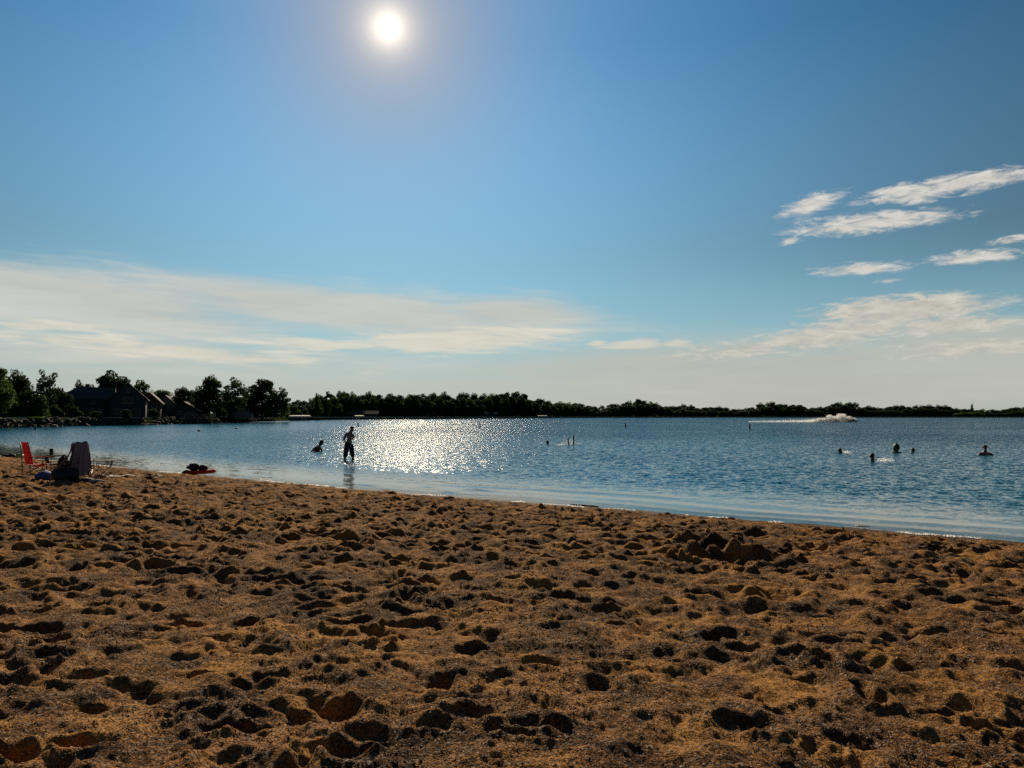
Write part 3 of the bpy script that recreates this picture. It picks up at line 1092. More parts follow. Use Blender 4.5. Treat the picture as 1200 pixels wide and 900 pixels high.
for px, top, w, Y, lb in [(88, 475, 16, 172, 'dark shrub before the hipped wing of the big house'), (148, 479, 13, 172, 'small dark shrub before the gable of the big house'),
                          (112, 481, 14, 173, 'low dark shrub at the middle of the big house front'), (180, 478, 13, 194, 'dark shrub before the narrow gabled house'),
                          (48, 470, 22, 163, 'dark rounded shrub on the lawn left of the big house'), (62, 472, 24, 170, 'dark rounded shrub against the left end of the big house'),
                          (205, 474, 22, 224, 'dark shrub between the sided house and the low house'), (236, 473, 22, 222, 'dark shrub right of the low house roof'),
                          (258, 476, 16, 236, 'dark shrub before the pale grey blue house'), (300, 475, 24, 258, 'dark shrub left of the bright white canopy'),
                          (318, 477, 20, 262, 'dark shrub at the right end of the bright white canopy'), (222, 478, 18, 215, 'low dark shrub against the low house')]:
    tree_px(px, top, w, Y, random.choice(('shrubby', 'shrubby_b')), lb, 'leaf_dark', group='shrubs on the near bank', name='shrub', cat='shrub')

# the tree line across the lake, one tree at a time
PROF = [(335, 472), (345, 469), (360, 468), (371, 463), (385, 459), (410, 457), (425, 461), (440, 458), (455, 462), (468, 460), (485, 458), (500, 462), (512, 460), (530, 462), (545, 460), (560, 462),
        (575, 461), (588, 458), (598, 456), (612, 459), (622, 467), (640, 467), (655, 470), (675, 471), (695, 474), (706, 475), (715, 472), (727, 472), (738, 468), (748, 466), (762, 469), (775, 473),
        (790, 476), (800, 473), (812, 475), (825, 477), (838, 476), (852, 477), (865, 478), (878, 476), (888, 473), (905, 471), (922, 473), (935, 471), (945, 477), (960, 477), (975, 473), (988, 470),
        (1002, 472), (1012, 476), (1030, 476), (1050, 475), (1070, 475), (1085, 474), (1100, 475), (1115, 474), (1126, 478), (1140, 479), (1155, 477), (1165, 480), (1178, 479), (1186, 476), (1215, 475)]
PXs, PYs = [p[0] for p in PROF], [p[1] for p in PROF]
GRP = 'trees in the far tree line'
STRETCH = [(400, 'above the flat pale boat canopy'), (480, 'behind the wading person'), (580, 'above the brightest sun glitter'), (622, 'in its tallest dome'),
           (700, 'above the upturned legs'), (790, 'behind the middle marker post'), (870, 'left of the tallest marker post'), (950, 'above the jet ski wake'),
           (1010, 'behind the spray plume'), (1120, 'above the group of swimmers'), (9999, 'at its right end')]
x = 338.0
n_far = 0
while x < 1212:
    step = 9.5 if x < 640 else 8.0
    for row in (0, 1):
        xx = x + random.uniform(-2, 2) + (step / 2 if row else 0)
        top = float(np.interp(xx, PXs, PYs))
        top += random.uniform(0.0, 2.0) if row == 0 else random.uniform(3.0, 6.5)
        base = coast_at(xx, 28 if row == 0 else 9)
        Y = base.y
        p = at_depth(xx, top, Y)
        h = max(p.z - 0.6, 5.0)
        w = step * random.uniform(1.7, 2.5) / FPX * Y
        kd = random.choice(('round_a', 'round_b', 'round_c', 'tall', 'shrubby', 'airy_b') if row == 0 else ('shrubby', 'shrubby_b', 'round_b', 'tall'))
        lf = random.choice(('leaf_dark', 'leaf_dark', 'leaf_blue', 'leaf_mid') if row == 0 else ('leaf_dark', 'leaf_blue', 'leaf_mid'))
        where = next(w_ for lim, w_ in STRETCH if xx < lim)
        rw = 'back row' if row == 0 else 'front row'
        lb = '%s tree of the far tree line, %s' % (rw, where)
        gp = 'far trees, %s, %s' % (rw, where)
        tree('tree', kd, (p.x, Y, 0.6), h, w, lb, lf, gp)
        n_far += 1
    x += step
tree_px(1139, 473, 5, 1030, 'cone', 'lone pointed conifer standing up from the far shore near the right edge', 'leaf_dark', 0.6)
tree_px(371, 461, 9, 380, 'cone', 'slim pointed tree at the left end of the far tree line', 'leaf_mid', 0.6)
for px, w, lb in [(1131, 26, 'wider lighter green thicket low on the far shore left of the lone conifer'), (1143, 20, 'narrower lighter green thicket low on the far shore below the lone conifer')]:
    tree_px(px, 482.5, w, 985, 'shrubby_b', lb, 'leaf_light', 0.4, 'lighter thickets on the far shore', 'shrub', 'shrub')

# ------------------------------------------------------------------ houses
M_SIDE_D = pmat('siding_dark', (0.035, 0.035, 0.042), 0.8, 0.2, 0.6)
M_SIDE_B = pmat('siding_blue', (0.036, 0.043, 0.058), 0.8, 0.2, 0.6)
M_SIDE_W = pmat('siding_white', (0.22, 0.22, 0.21), 0.8, 0.15, 0.6)
M_BRICK = pmat('house_brown', (0.06, 0.045, 0.04), 0.85, 0.3, 1.0)
M_ROOF = pmat('roof_shingle', (0.10, 0.066, 0.045), 0.9, 0.3, 1.4, bump=0.4, bscale=8)
M_ROOF2 = pmat('roof_grey', (0.05, 0.05, 0.052), 0.9, 0.3, 1.4, bump=0.4, bscale=8)
M_TRIM = pmat('trim_white', (0.16, 0.155, 0.15), 0.6, 0.1, 1.0)
M_GLASS = pmat('window_glass', (0.012, 0.015, 0.018), 0.25, 0.2, 0.7, spec=0.25)
M_WOOD = pmat('weathered_wood', (0.26, 0.21, 0.16), 0.85, 0.35, 2.0)
M_DARKMETAL = pmat('dark_metal', (0.05, 0.05, 0.055), 0.45, 0.2, 4.0, metal=0.8)


def window(parent, cx, cz, w, h, y, nx=1):
    """front wall window with frame, glass, mullion and sill; wall face at local y"""
    f = MB()
    t = 0.09
    for s in (-1, 1):
        f.box((cx + s * (w / 2 - t / 2), y - 0.05, cz), (t, 0.12, h))
        f.box((cx, y - 0.051, cz + s * (h / 2 - t / 2)), (w - 2 * t, 0.118, t))
    for k in range(nx):
        if k:
            f.box((cx - w / 2 + w * k / nx, y - 0.049, cz), (0.06, 0.114, h - 2 * t))
    o = f.build('window', M_TRIM, parent)
    MB().box((cx, y - 0.02, cz), (w - 2 * t, 0.05, h - 2 * t)).build('pane', M_GLASS, o)
    MB().box((cx, y - 0.11, cz - h / 2 - 0.05), (w + 0.2, 0.26, 0.09)).build('sill', M_TRIM, o)
    return o


def prism_roof(parent, x0, x1, y0, y1, ze, zr, axis, mat_, over=0.5, hip0=0.0, hip1=0.0, th=0.22):
    """pitched roof as slabs with thickness; axis is the ridge direction; hip0/hip1 pull the ridge ends in"""
    m = MB()
    if axis == 'y':
        xm = (x0 + x1) / 2
        A, B = (xm, y0 - over + hip0, zr), (xm, y1 + over - hip1, zr)
        e = [(x0 - over, y0 - over, ze), (x1 + over, y0 - over, ze), (x1 + over, y1 + over, ze), (x0 - over, y1 + over, ze)]
        fs = [(1, 2, 5, 4), (3, 0, 4, 5), (0, 1, 4), (2, 3, 5)]
    else:
        ym = (y0 + y1) / 2
        A, B = (x0 - over + hip0, ym, zr), (x1 + over - hip1, ym, zr)
        e = [(x0 - over, y0 - over, ze), (x1 + over, y0 - over, ze), (x1 + over, y1 + over, ze), (x0 - over, y1 + over, ze)]
        fs = [(0, 1, 5, 4), (2, 3, 4, 5), (1, 2, 5), (3, 0, 4)]
    gable = []
    if hip0 == 0:
        gable.append(2 if axis == 'y' else 3)
    if hip1 == 0:
        gable.append(3 if axis == 'y' else 2)
    top = e + [A, B]
    low = [(p[0], p[1], p[2] - th) for p in top]
    keepf = [f for i, f in enumerate(fs) if i not in gable]
    F_ = list(keepf) + [tuple(reversed([i + 6 for i in f])) for f in keepf]
    for f in keepf:
        for a, b in zip(f, f[1:] + f[:1]):
            F_.append((b, a, a + 6, b + 6))
    m.add(top + low, F_)
    return m.build('roof', mat_, parent)


def block(parent, x0, x1, y0, y1, z1, mat_, zr=None, axis=None, name='wall', z0=-0.4):
    """walls of one volume; with zr and axis the gable ends are carried up to the ridge"""
    m = MB()
    m.box(((x0 + x1) / 2, (y0 + y1) / 2, (z1 + z0) / 2), (x1 - x0, y1 - y0, z1 - z0))
    if zr:
        if axis == 'y':
            xm = (x0 + x1) / 2
            for y in (y0, y1 - 0.25):
                p = [(x0, y, z1), (x1, y, z1), (xm, y, zr), (x0, y + 0.25, z1), (x1, y + 0.25, z1), (xm, y + 0.25, zr)]
                m.add(p, [(0, 1, 2), (5, 4, 3), (1, 4, 5, 2), (0, 2, 5, 3)])
        else:
            ym = (y0 + y1) / 2
            for x_ in (x0, x1 - 0.25):
                p = [(x_, y0, z1), (x_, y1, z1), (x_, ym, zr), (x_ + 0.25, y0, z1), (x_ + 0.25, y1, z1), (x_ + 0.25, ym, zr)]
                m.add(p, [(2, 1, 0), (3, 4, 5), (2, 5, 4, 1), (3, 5, 2, 0)])
    return m.build(name, mat_, parent)


def house_root(px, Y, name, label, turn=0.0):
    p = at_depth(px, 480, Y)
    az_ = math.atan2(p.x, p.y)
    o = empty(name, (p.x, p.y, 1.7), -az_ + turn)
    tag(o, label, 'house')
    return o


def door(parent, cx, y, w=1.0, h=2.1, z=0.0):
    o = MB().box((cx, y - 0.03, z + h / 2), (w, 0.08, h)).build('door', M_TRIM, parent)
    MB().box((cx + w * 0.36, y - 0.1, z + 1.0), (0.06, 0.08, 0.16)).build('handle', M_DARKMETAL, o)
    return o


# big house: hipped wing on the left, gabled block on the right (front looks at -y, towards the beach)
S = 185 / FPX                     # metres per photograph pixel there
hb = house_root(122, 185, 'lake_house', 'big dark house with hipped wing and tall gable behind the stone bank', R(-4))
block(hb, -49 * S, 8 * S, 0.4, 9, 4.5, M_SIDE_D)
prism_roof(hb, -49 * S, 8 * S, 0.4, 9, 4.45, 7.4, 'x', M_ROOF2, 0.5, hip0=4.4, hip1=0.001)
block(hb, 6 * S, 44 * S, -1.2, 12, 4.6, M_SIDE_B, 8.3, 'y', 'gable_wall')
prism_roof(hb, 6 * S, 44 * S, -1.2, 12, 4.45, 8.5, 'y', M_ROOF, 0.55)
for cx, cz, w, h, nx in [(-42 * S, 1.5, 1.8, 1.4, 2), (-30 * S, 1.5, 1.8, 1.4, 2), (-16 * S, 1.5, 2.4, 1.5, 3), (-36 * S, 3.6, 1.4, 1.0, 2), (-12 * S, 3.6, 1.4, 1.0, 2)]:
    window(hb, cx, cz, w, h, 0.4, nx)
for cx, cz, w, h, nx in [(15 * S, 1.4, 2.0, 1.5, 2), (34 * S, 1.4, 2.0, 1.5, 2), (25 * S, 4.2, 2.4, 1.6, 3), (25 * S, 6.5, 1.0, 0.9, 1)]:
    window(hb, cx, cz, w, h, -1.2, nx)
door(hb, 25 * S, -1.2)
door(hb, -4 * S, 0.4)
MB().box((-20 * S, 5.6, 7.2), (0.9, 0.9, 2.0)).build('chimney', M_BRICK, hb)
block(hb, -62 * S, -50 * S, 2.0, 8, 4.0, M_SIDE_D, name='side_wing')
prism_roof(hb, -62 * S, -50 * S, 2.0, 8, 3.95, 5.2, 'x', M_ROOF2, 0.4, hip0=2.0)

S = 205 / FPX
h2 = house_root(174, 205, 'gabled_house', 'narrow brown house with one sunlit roof slope right of the big house', R(-5))
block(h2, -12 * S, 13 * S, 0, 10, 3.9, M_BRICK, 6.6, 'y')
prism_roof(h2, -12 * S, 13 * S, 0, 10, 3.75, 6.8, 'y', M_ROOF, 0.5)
for cx, cz in [(-6 * S, 1.3), (5 * S, 1.3), (-5 * S, 3.2), (6 * S, 3.2)]:
    window(h2, cx, cz, 1.5, 1.2, 0.0, 2)
door(h2, 0, 0.0)

S = 216 / FPX
h3 = house_root(193, 216, 'sided_house', 'house with pale horizontal siding behind the deck railing', R(-5))
block(h3, -9 * S, 10 * S, 0, 9, 3.9, M_SIDE_W, 6.0, 'y')
prism_roof(h3, -9 * S, 10 * S, 0, 9, 3.8, 6.25, 'y', M_ROOF, 0.5)
for k in range(11):
    MB().box((0.5 * S, -0.03, 0.3 + k * 0.33), (19 * S - 0.1, 0.05, 0.05)).build('siding_board', M_TRIM, h3)
window(h3, -3 * S, 2.7, 2.6, 1.0, -0.05, 3)
window(h3, 5 * S, 1.2, 1.2, 1.2, -0.05, 2)

S = 212 / FPX
h4 = house_root(216, 212, 'low_house', 'low dark house whose roof edge catches the sun above the railing', R(-5))
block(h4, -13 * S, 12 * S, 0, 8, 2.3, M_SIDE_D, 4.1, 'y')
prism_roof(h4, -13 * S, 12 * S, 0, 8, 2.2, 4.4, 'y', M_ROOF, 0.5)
window(h4, -5 * S, 1.2, 1.6, 1.1, 0.0, 2)
window(h4, 6 * S, 1.2, 1.6, 1.1, 0.0, 2)

S = 246 / FPX
h5 = house_root(266, 246, 'pale_house', 'pale grey blue house half hidden behind the tall trees', R(-10))
block(h5, -13 * S, 14 * S, 0, 9, 4.6, M_SIDE_B, 6.4, 'x')
prism_roof(h5, -13 * S, 14 * S, 0, 9, 4.5, 6.6, 'x', M_ROOF2, 0.4)
for cx in (-8, -1, 7):
    window(h5, cx * S, 3.4, 1.3, 1.2, 0.0, 2)
    window(h5, cx * S, 1.1, 1.3, 1.3, 0.0, 2)
S = 240 / FPX
h6 = house_root(284, 240, 'boathouse', 'pale grey boathouse with low gable beside the white boat canopy', R(-6))
h6['category'] = 'boathouse'
block(h6, -10 * S, 10 * S, 0, 7, 1.3, M_SIDE_W, 2.7, 'y')
prism_roof(h6, -10 * S, 10 * S, 0, 7, 1.2, 2.9, 'y', M_ROOF2, 0.3)
door(h6, 0, 0.0, 2.6, 1.9, -0.7)

for px, py, Y, w, lb, ms in [(432, 483, 455, 30, 'small far house with brown roof under the trees behind the standing person', M_BRICK),
                             (572, 484, 575, 22, 'small grey far house at the water behind the sun glitter', M_SIDE_B),
                             (500, 486, 515, 14, 'tiny dark cabin under the trees at the middle of the sun glitter', M_SIDE_D)]:
    p = at_depth(px, 487, Y)
    hh = empty('lakeside_cabin', (p.x, Y - 14, 0.55), -math.atan2(p.x, p.y))
    tag(hh, lb, 'house')
    wm = w / FPX * Y
    block(hh, -wm / 2, wm / 2, 0, 7, 2.6, ms, 4.2, 'x')
    prism_roof(hh, -wm / 2, wm / 2, 0, 7, 2.5, 4.4, 'x', M_ROOF2, 0.6)
    for k in (-0.3, 0.0, 0.3):
        window(hh, k * wm, 1.5, 1.6, 1.2, 0.0, 2)

# deck with railing in front of the houses
def railing(px0, px1, Y, z0, z1, label, name='deck_railing'):
    a, b = at_depth(px0, 487, Y), at_depth(px1, 487, Y)
    L = (b - a).length
    o = empty(name, (a.x, a.y, z0), math.atan2(b.y - a.y, b.x - a.x))
    tag(o, label, 'railing')
    H = z1 - z0
    n = max(2, int(L / 2.2))
    for k in range(n + 1):
        MB().box((L * k / n, 0, H / 2), (0.13, 0.13, H)).build('post', M_WOOD, o)
    MB().box((L / 2, 0, H + 0.04), (L + 0.2, 0.18, 0.08)).build('top_rail', M_TRIM, o)
    MB().box((L / 2, 0, 0.14), (L, 0.08, 0.08)).build('bottom_rail', M_WOOD, o)
    bl = MB()
    for k in range(int(L / 0.28)):
        bl.box((0.14 + k * 0.28, 0, H / 2 + 0.05), (0.06, 0.05, H - 0.2))
    q = bl.build('balusters', M_WOOD, o)
    q['kind'] = 'stuff'
    return o


railing(216, 252, 204, 1.62, 2.75, 'pale wooden deck railing along the bank below the low house')
railing(170, 196, 196, 1.62, 2.35, 'low wooden railing on the bank below the narrow gabled house')
a = at_depth(234, 493, 203)
dk = empty('wooden_deck', (a.x, a.y, 0.0), 0.02)
tag(dk, 'low wooden deck on posts at the water below the pale railing', 'deck')
for k in range(14):
    MB().box((-4.55 + k * 0.7, 0, 1.45 + 0.003 * (k % 2)), (0.66, 3.0, 0.09)).build('plank', M_WOOD, dk)
for x_ in (-4.2, 0, 4.2):
    for y_ in (-1.3, 1.3):
        MB().tube([(x_, y_, -0.8), (x_, y_, 1.4)], 0.12, 8).build('post', M_WOOD, dk)

# covered boat lifts
M_CANVAS = pmat('white_canvas', (0.72, 0.71, 0.68), 0.7, 0.1, 1.0, trans=0.25)
M_HULL = pmat('boat_hull', (0.10, 0.11, 0.13), 0.35, 0.2, 1.0)


def hull(parent, L, Wd, z, mat_, name='hull'):
    def fn(u, v):
        x_ = (u - 0.5) * L
        taper = 1 - max(0, (u - 0.55) / 0.45) ** 2 * 0.95
        ang_ = (v - 0.5) * math.pi
        return (x_, math.sin(ang_) * Wd / 2 * taper, z + 0.75 - math.cos(ang_) ** 0.7 * 0.75 * (1 - 0.35 * max(0, (u - 0.6) / 0.4)))
    return MB().sheet(fn, 14, 10, 0.06).build(name, mat_, parent, True)


def boat_lift(px, Y, w, label):
    p = at_depth(px, 487, Y)
    o = empty('boat_lift', (p.x, Y, 0), -math.atan2(p.x, p.y) * 0.5)
    tag(o, label, 'boat lift', 'covered boat lifts')
    for sx in (-1, 1):
        for sy in (-1, 1):
            MB().tube([(sx * w * 0.42, sy * 1.4, -1.2), (sx * w * 0.42, sy * 1.4, 2.05)], 0.07, 6).build('post', M_DARKMETAL, o)
    MB().sheet(lambda u, v: ((u - 0.5) * w, (v - 0.5) * 3.6, 1.55 + 0.75 * math.cos((v - 0.5) * 2.4) - 0.15 * abs(u - 0.5) ** 2), 10, 12, 0.05).build('canopy', M_CANVAS, o, True)
    for sy in (-1, 1):
        MB().box((0, sy * 1.4, 0.25), (w * 0.84, 0.12, 0.14)).build('cradle_beam', M_DARKMETAL, o)
    return o


def moored(px, Y, L, label):
    p = at_depth(px, 487, Y)
    b = empty('motor_boat', (p.x, Y, 0.0), -math.atan2(p.x, p.y) * 0.5)
    tag(b, label, 'boat')
    hull(b, L, 2.0, 0.32, M_HULL)
    MB().box((-0.2, 0, 1.0), (L * 0.5, 1.7, 0.12)).build('deck', M_TRIM, b)
    MB().sheet(lambda u, v: (L * 0.12 + 0.25 * u, (v - 0.5) * 1.5, 1.06 + 0.38 * u), 2, 8, 0.03).build('windscreen', M_GLASS, b)
    MB().box((-L * 0.5 + 0.1, 0, 0.75), (0.5, 0.4, 0.8)).build('outboard_motor', M_DARKMETAL, b)


boat_lift(310.5, 262, 7.4, 'covered boat lift with bright white canopy at the end of the near bank')
moored(311, 262, 5.2, 'dark motor boat hanging in the lift under the bright white canopy')
boat_lift(351.5, 300, 8.0, 'covered boat lift with flat pale canopy standing out on the water')
moored(352, 300, 5.6, 'dark motor boat under the flat pale canopy out on the water')
boat_lift(636, 590, 7.5, 'tiny far boat lift with white canopy right of the tall dome of trees')
boat_lift(421, 420, 5.0, 'tiny far white canopied lift behind the head of the standing person')

# ------------------------------------------------------------------ people
M_SKIN = pmat('skin', (0.30, 0.165, 0.115), 0.55, 0.15, 6.0)
M_SKIN2 = pmat('skin_tan', (0.20, 0.105, 0.065), 0.55, 0.15, 6.0)
M_HAIR = pmat('hair_dark', (0.030, 0.020, 0.014), 0.6, 0.4, 40.0)
M_HAIR2 = pmat('hair_brown', (0.075, 0.045, 0.026), 0.6, 0.4, 40.0)
M_SHORT = pmat('trunks_black', (0.018, 0.018, 0.022), 0.8, 0.3, 12.0)
M_SUIT = pmat('swimsuit_red', (0.20, 0.030, 0.030), 0.6, 0.3, 12.0)


def skin_mesh(name, joints, bones, root=0, sub=2):
    """joints [(x,y,z,radius or (rx,ry))], bones [(a,b)] -> one smooth continuous mesh"""
    me = bpy.data.meshes.new(name)
    me.from_pydata([j[:3] for j in joints], bones, [])
    o = bpy.data.objects.new(name + '_tmp', me)
    col.objects.link(o)
    md = o.modifiers.new('skin', 'SKIN')
    md.branch_smoothing = 0.6
    md.use_smooth_shade = True
    for i, j in enumerate(joints):
        r = j[3]
        k = 1.0 if (r if not isinstance(r, tuple) else r[0]) < 0.02 else 1.26
        r = tuple(q * k for q in r) if isinstance(r, tuple) else r * k
        sv = me.skin_vertices[0].data[i]
        sv.radius = r if isinstance(r, tuple) else (r, r)
        sv.use_root = (i == root)
    sb = o.modifiers.new('sub', 'SUBSURF')
    sb.levels = sub
    sb.render_levels = sub
    dg = bpy.context.evaluated_depsgraph_get()
    dg.update()
    out = bpy.data.meshes.new_from_object(o.evaluated_get(dg))
    out.name = name
    bpy.data.objects.remove(o)
    bpy.data.meshes.remove(me)
    out.polygons.foreach_set('use_smooth', [True] * len(out.polygons))
    return out


def chain(J, B, pts, start=None):
    """append a chain of joints; returns index of the last"""
    prev = start
    for p in pts:
        J.append(p)
        i = len(J) - 1
        if prev is not None:
            B.append((prev, i))
        prev = i
    return prev


def hand(J, B, wrist, d, side, s=1.0, curl=0.35):
    """palm and five fingers from joint `wrist`; d = pointing direction, side = thumb direction"""
    w = Vector(J[wrist][:3])
    d = Vector(d).normalized()
    sd = Vector(side)
    sd = (sd - d * sd.dot(d)).normalized()
    nrm = d.cross(sd)
    palm = w + d * 0.055 * s
    J.append((*palm, 0.030 * s)); pi_ = len(J) - 1; B.append((wrist, pi_))
    for k, ln in zip((-1.5, -0.5, 0.5, 1.5), (0.060, 0.078, 0.084, 0.074)):
        a_ = palm + d * 0.035 * s + sd * k * 0.019 * s
        b_ = a_ + (d * math.cos(curl) + nrm * math.sin(curl)) * ln * 0.55 * s
        c_ = b_ + (d * math.cos(curl * 2.2) + nrm * math.sin(curl * 2.2)) * ln * 0.5 * s
        chain(J, B, [(*a_, 0.0095 * s), (*b_, 0.0085 * s), (*c_, 0.0075 * s)], pi_)
    t0 = w + d * 0.02 * s + sd * 0.034 * s
    t1 = t0 + (sd * 0.6 + d * 0.8) * 0.035 * s
    t2 = t1 + (sd * 0.25 + d) * 0.028 * s
    chain(J, B, [(*t0, 0.012 * s), (*t1, 0.0105 * s), (*t2, 0.009 * s)], wrist)


def head_parts(parent, c, fwd, up, s=1.0, hair=M_HAIR, skin=M_SKIN, long_hair=False, hat=False, bushy=1.0):
    """face details and hair as children; c = centre of the skull, fwd = where the face looks"""
    f = Vector(fwd).normalized()
    u = Vector(up)
    u = (u - f * u.dot(f)).normalized()
    r = f.cross(u)
    c = Vector(c)

    def P(a, b, k):
        return c + (r * a + f * b + u * k) * s
    # hair cap: a shell over the top and back of the skull
    m = MB()
    nu, nv = 16, 9
    vs_, fs = [], []
    for j in range(nv + 1):
        la = math.pi / 2 - j / nv * (2.0 if not long_hair else 2.25)
        for i in range(nu):
            lo = 2 * math.pi * i / nu
            back = -math.cos(lo)           # +1 at the back of the head
            lim = -0.15 + 0.75 * (1 - back) / 2 if not long_hair else -0.9 + 1.45 * (1 - back) / 2
            l2 = max(la, lim)
            k = 1.06 * bushy + 0.05 * math.sin(5 * lo + 3 * j)
            drop = 0.0 if not long_hair else 0.10 * max(0, -la)
            q = P(math.cos(l2) * math.sin(lo) * 0.083 * k, math.cos(l2) * math.cos(lo) * 0.102 * k - 0.012 - drop * 0.3, math.sin(l2) * 0.118 * k + 0.012 - drop)
            vs_.append(q)
    for j in range(nv):
        for i in range(nu):
            fs.append((j * nu + i, j * nu + (i + 1) % nu, (j + 1) * nu + (i + 1) % nu, (j + 1) * nu + i))
    m.add(vs_, fs)
    m.build('hair', hair, parent, True)
    eyes = MB()
    for sx in (-1, 1):
        q = P(sx * 0.032, 0.090, 0.004)
        eyes.blob(q, (0.012 * s,) * 3, rough=0, nu=8, nv=6)
    eyes.build('eyes', M_HAIR, parent, True)
    if hat:
        hb_ = MB()
        hb_.sheet(lambda a_, b_: P(math.cos(a_ * 6.283) * (0.095 + 0.075 * b_), math.sin(a_ * 6.283) * (0.11 + 0.075 * b_) - 0.01, 0.055 - 0.02 * b_), 20, 3, 0.008)
        hb_.blob(P(0, -0.01, 0.075), (0.098 * s, 0.11 * s, 0.075 * s), rough=0, nu=14, nv=8)
        hb_.build('sun_hat', M_SHORT, parent, True)


def head_joints(J, B, neck, c, fwd, up, s=1.0):
    """skull, jaw, nose and ears grown from the neck joint"""
    f = Vector(fwd).normalized()
    u = Vector(up)
    u = (u - f * u.dot(f)).normalized()
    r = f.cross(u)
    c = Vector(c)
    i = chain(J, B, [(*(c - u * 0.07 * s), (0.062 * s, 0.070 * s)), (*(c), (0.078 * s, 0.094 * s)), (*(c + u * 0.065 * s), (0.070 * s, 0.082 * s)), (*(c + u * 0.108 * s), (0.035 * s, 0.04 * s))], neck)
    mid = i - 2
    chain(J, B, [(*(c + f * 0.085 * s - u * 0.045 * s), 0.030 * s)], mid - 1)
    chain(J, B, [(*(c + f * 0.108 * s - u * 0.015 * s), 0.012 * s)], mid)
    for sx in (-1, 1):
        chain(J, B, [(*(c + r * 0.088 * s * sx - u * 0.005 * s), 0.018 * s)], mid)


def finish_person(root, J, B, skin, rootj=0):
    return link_mesh('body', skin_mesh('body', J, B, rootj), skin, root)


# ---- the man wading, seen almost from behind, walking to the right
wp = on_water(408.5, 539.0)
man = empty('person', (wp.x, wp.y, 0.0), -math.atan2(wp.x, wp.y))
tag(man, 'person in dark knee shorts walking through the shallows, elbow bent out', 'person')
J, B = [], []
J.append((0.01, 0.0, 0.83, (0.165, 0.12)))                                   # pelvis
top = chain(J, B, [(0.02, 0.0, 0.98, (0.172, 0.118)), (0.035, 0.01, 1.14, (0.186, 0.126)), (0.05, 0.02, 1.27, (0.180, 0.124)), (0.085, 0.03, 1.37, (0.125, 0.09)), (0.115, 0.04, 1.43, 0.062)], 0)
chest = top - 2
head_c = Vector((0.155, 0.055, 1.530))
hf = Vector((0.75, 0.55, -0.25))
head_joints(J, B, top, head_c, hf, (0.12, 0, 1), 1.06)
# legs: left one forward in the water, right one stepping away
chain(J, B, [(-0.075, -0.01, 0.77, 0.105), (-0.105, -0.03, 0.55, 0.085), (-0.125, -0.05, 0.40, 0.066), (-0.15, -0.03, 0.26, 0.064), (-0.185, 0.0, 0.03, 0.046), (-0.19, 0.01, -0.06, 0.044), (-0.18, 0.12, -0.10, 0.036), (-0.17, 0.19, -0.11, 0.026)], 0)
chain(J, B, [(0.10, 0.02, 0.77, 0.105), (0.135, 0.06, 0.55, 0.085), (0.155, 0.10, 0.40, 0.066), (0.185, 0.04, 0.26, 0.062), (0.21, 0.02, 0.08, 0.046), (0.21, 0.04, -0.02, 0.044), (0.28, 0.13, -0.08, 0.036), (0.32, 0.18, -0.10, 0.026)], 0)
# left arm (picture left): elbow out, hand at the hip
e = chain(J, B, [(-0.10, 0.01, 1.285, 0.080), (-0.155, -0.01, 1.22, 0.064), (-0.205, -0.06, 1.10, 0.052), (-0.235, -0.08, 1.01, 0.046), (-0.205, 0.0, 0.94, 0.040), (-0.175, 0.06, 0.87, 0.028)], chest)
hand(J, B, e, (0.35, 0.4, -0.8), (0.5, 0.6, 0.2), 1.0, 0.5)
# right arm held forward in front of the chest
e = chain(J, B, [(0.18, 0.04, 1.285, 0.080), (0.215, 0.08, 1.22, 0.062), (0.225, 0.17, 1.12, 0.050), (0.23, 0.20, 1.06, 0.046), (0.16, 0.33, 1.05, 0.036), (0.10, 0.41, 1.08, 0.027)], chest)
hand(J, B, e, (-0.5, 0.7, 0.2), (0, 0.1, 1), 1.0, 0.4)
finish_person(man, J, B, M_SKIN)
head_parts(man, head_c, hf, (0.12, 0, 1), 1.06, M_HAIR)
Js, Bs = [(0.01, 0.0, 0.86, (0.182, 0.135))], []
chain(Js, Bs, [(0.018, 0.0, 0.96, (0.176, 0.126))], 0)
chain(Js, Bs, [(-0.078, -0.01, 0.75, 0.128), (-0.108, -0.03, 0.56, 0.112), (-0.128, -0.045, 0.38, 0.098), (-0.158, -0.03, 0.20, 0.088), (-0.164, -0.02, 0.14, 0.088)], 0)
chain(Js, Bs, [(0.102, 0.02, 0.75, 0.128), (0.137, 0.06, 0.56, 0.112), (0.157, 0.09, 0.38, 0.098), (0.192, 0.03, 0.20, 0.088), (0.197, 0.025, 0.14, 0.088)], 0)
link_mesh('shorts', skin_mesh('shorts', Js, Bs), M_SHORT, man)

# ---- the bather sitting low in the water, leaning forward to the right
wp = on_water(371.5, 529.0)
sit = empty('person', (wp.x, wp.y, -0.06), -math.atan2(wp.x, wp.y), 1.18)
tag(sit, 'bather crouching waist deep beside the wading person, arm trailing behind', 'person')
J, B = [], []
J.append((-0.06, 0.0, -0.10, (0.15, 0.13)))
top = chain(J, B, [(-0.03, 0.0, 0.06, (0.14, 0.115)), (0.04, 0.0, 0.20, (0.15, 0.12)), (0.10, 0.0, 0.31, (0.15, 0.115)), (0.155, 0.0, 0.38, (0.08, 0.07)), (0.185, 0.0, 0.42, 0.052)], 0)
chest = top - 2
hc = Vector((0.235, 0.0, 0.51))
head_joints(J, B, top, hc, (0.9, 0.1, -0.3), (0.2, 0, 1), 0.98)
e = chain(J, B, [(0.02, -0.15, 0.31, 0.058), (-0.05, -0.18, 0.26, 0.05), (-0.16, -0.19, 0.18, 0.042), (-0.23, -0.18, 0.10, 0.038), (-0.31, -0.16, 0.04, 0.028)], chest)
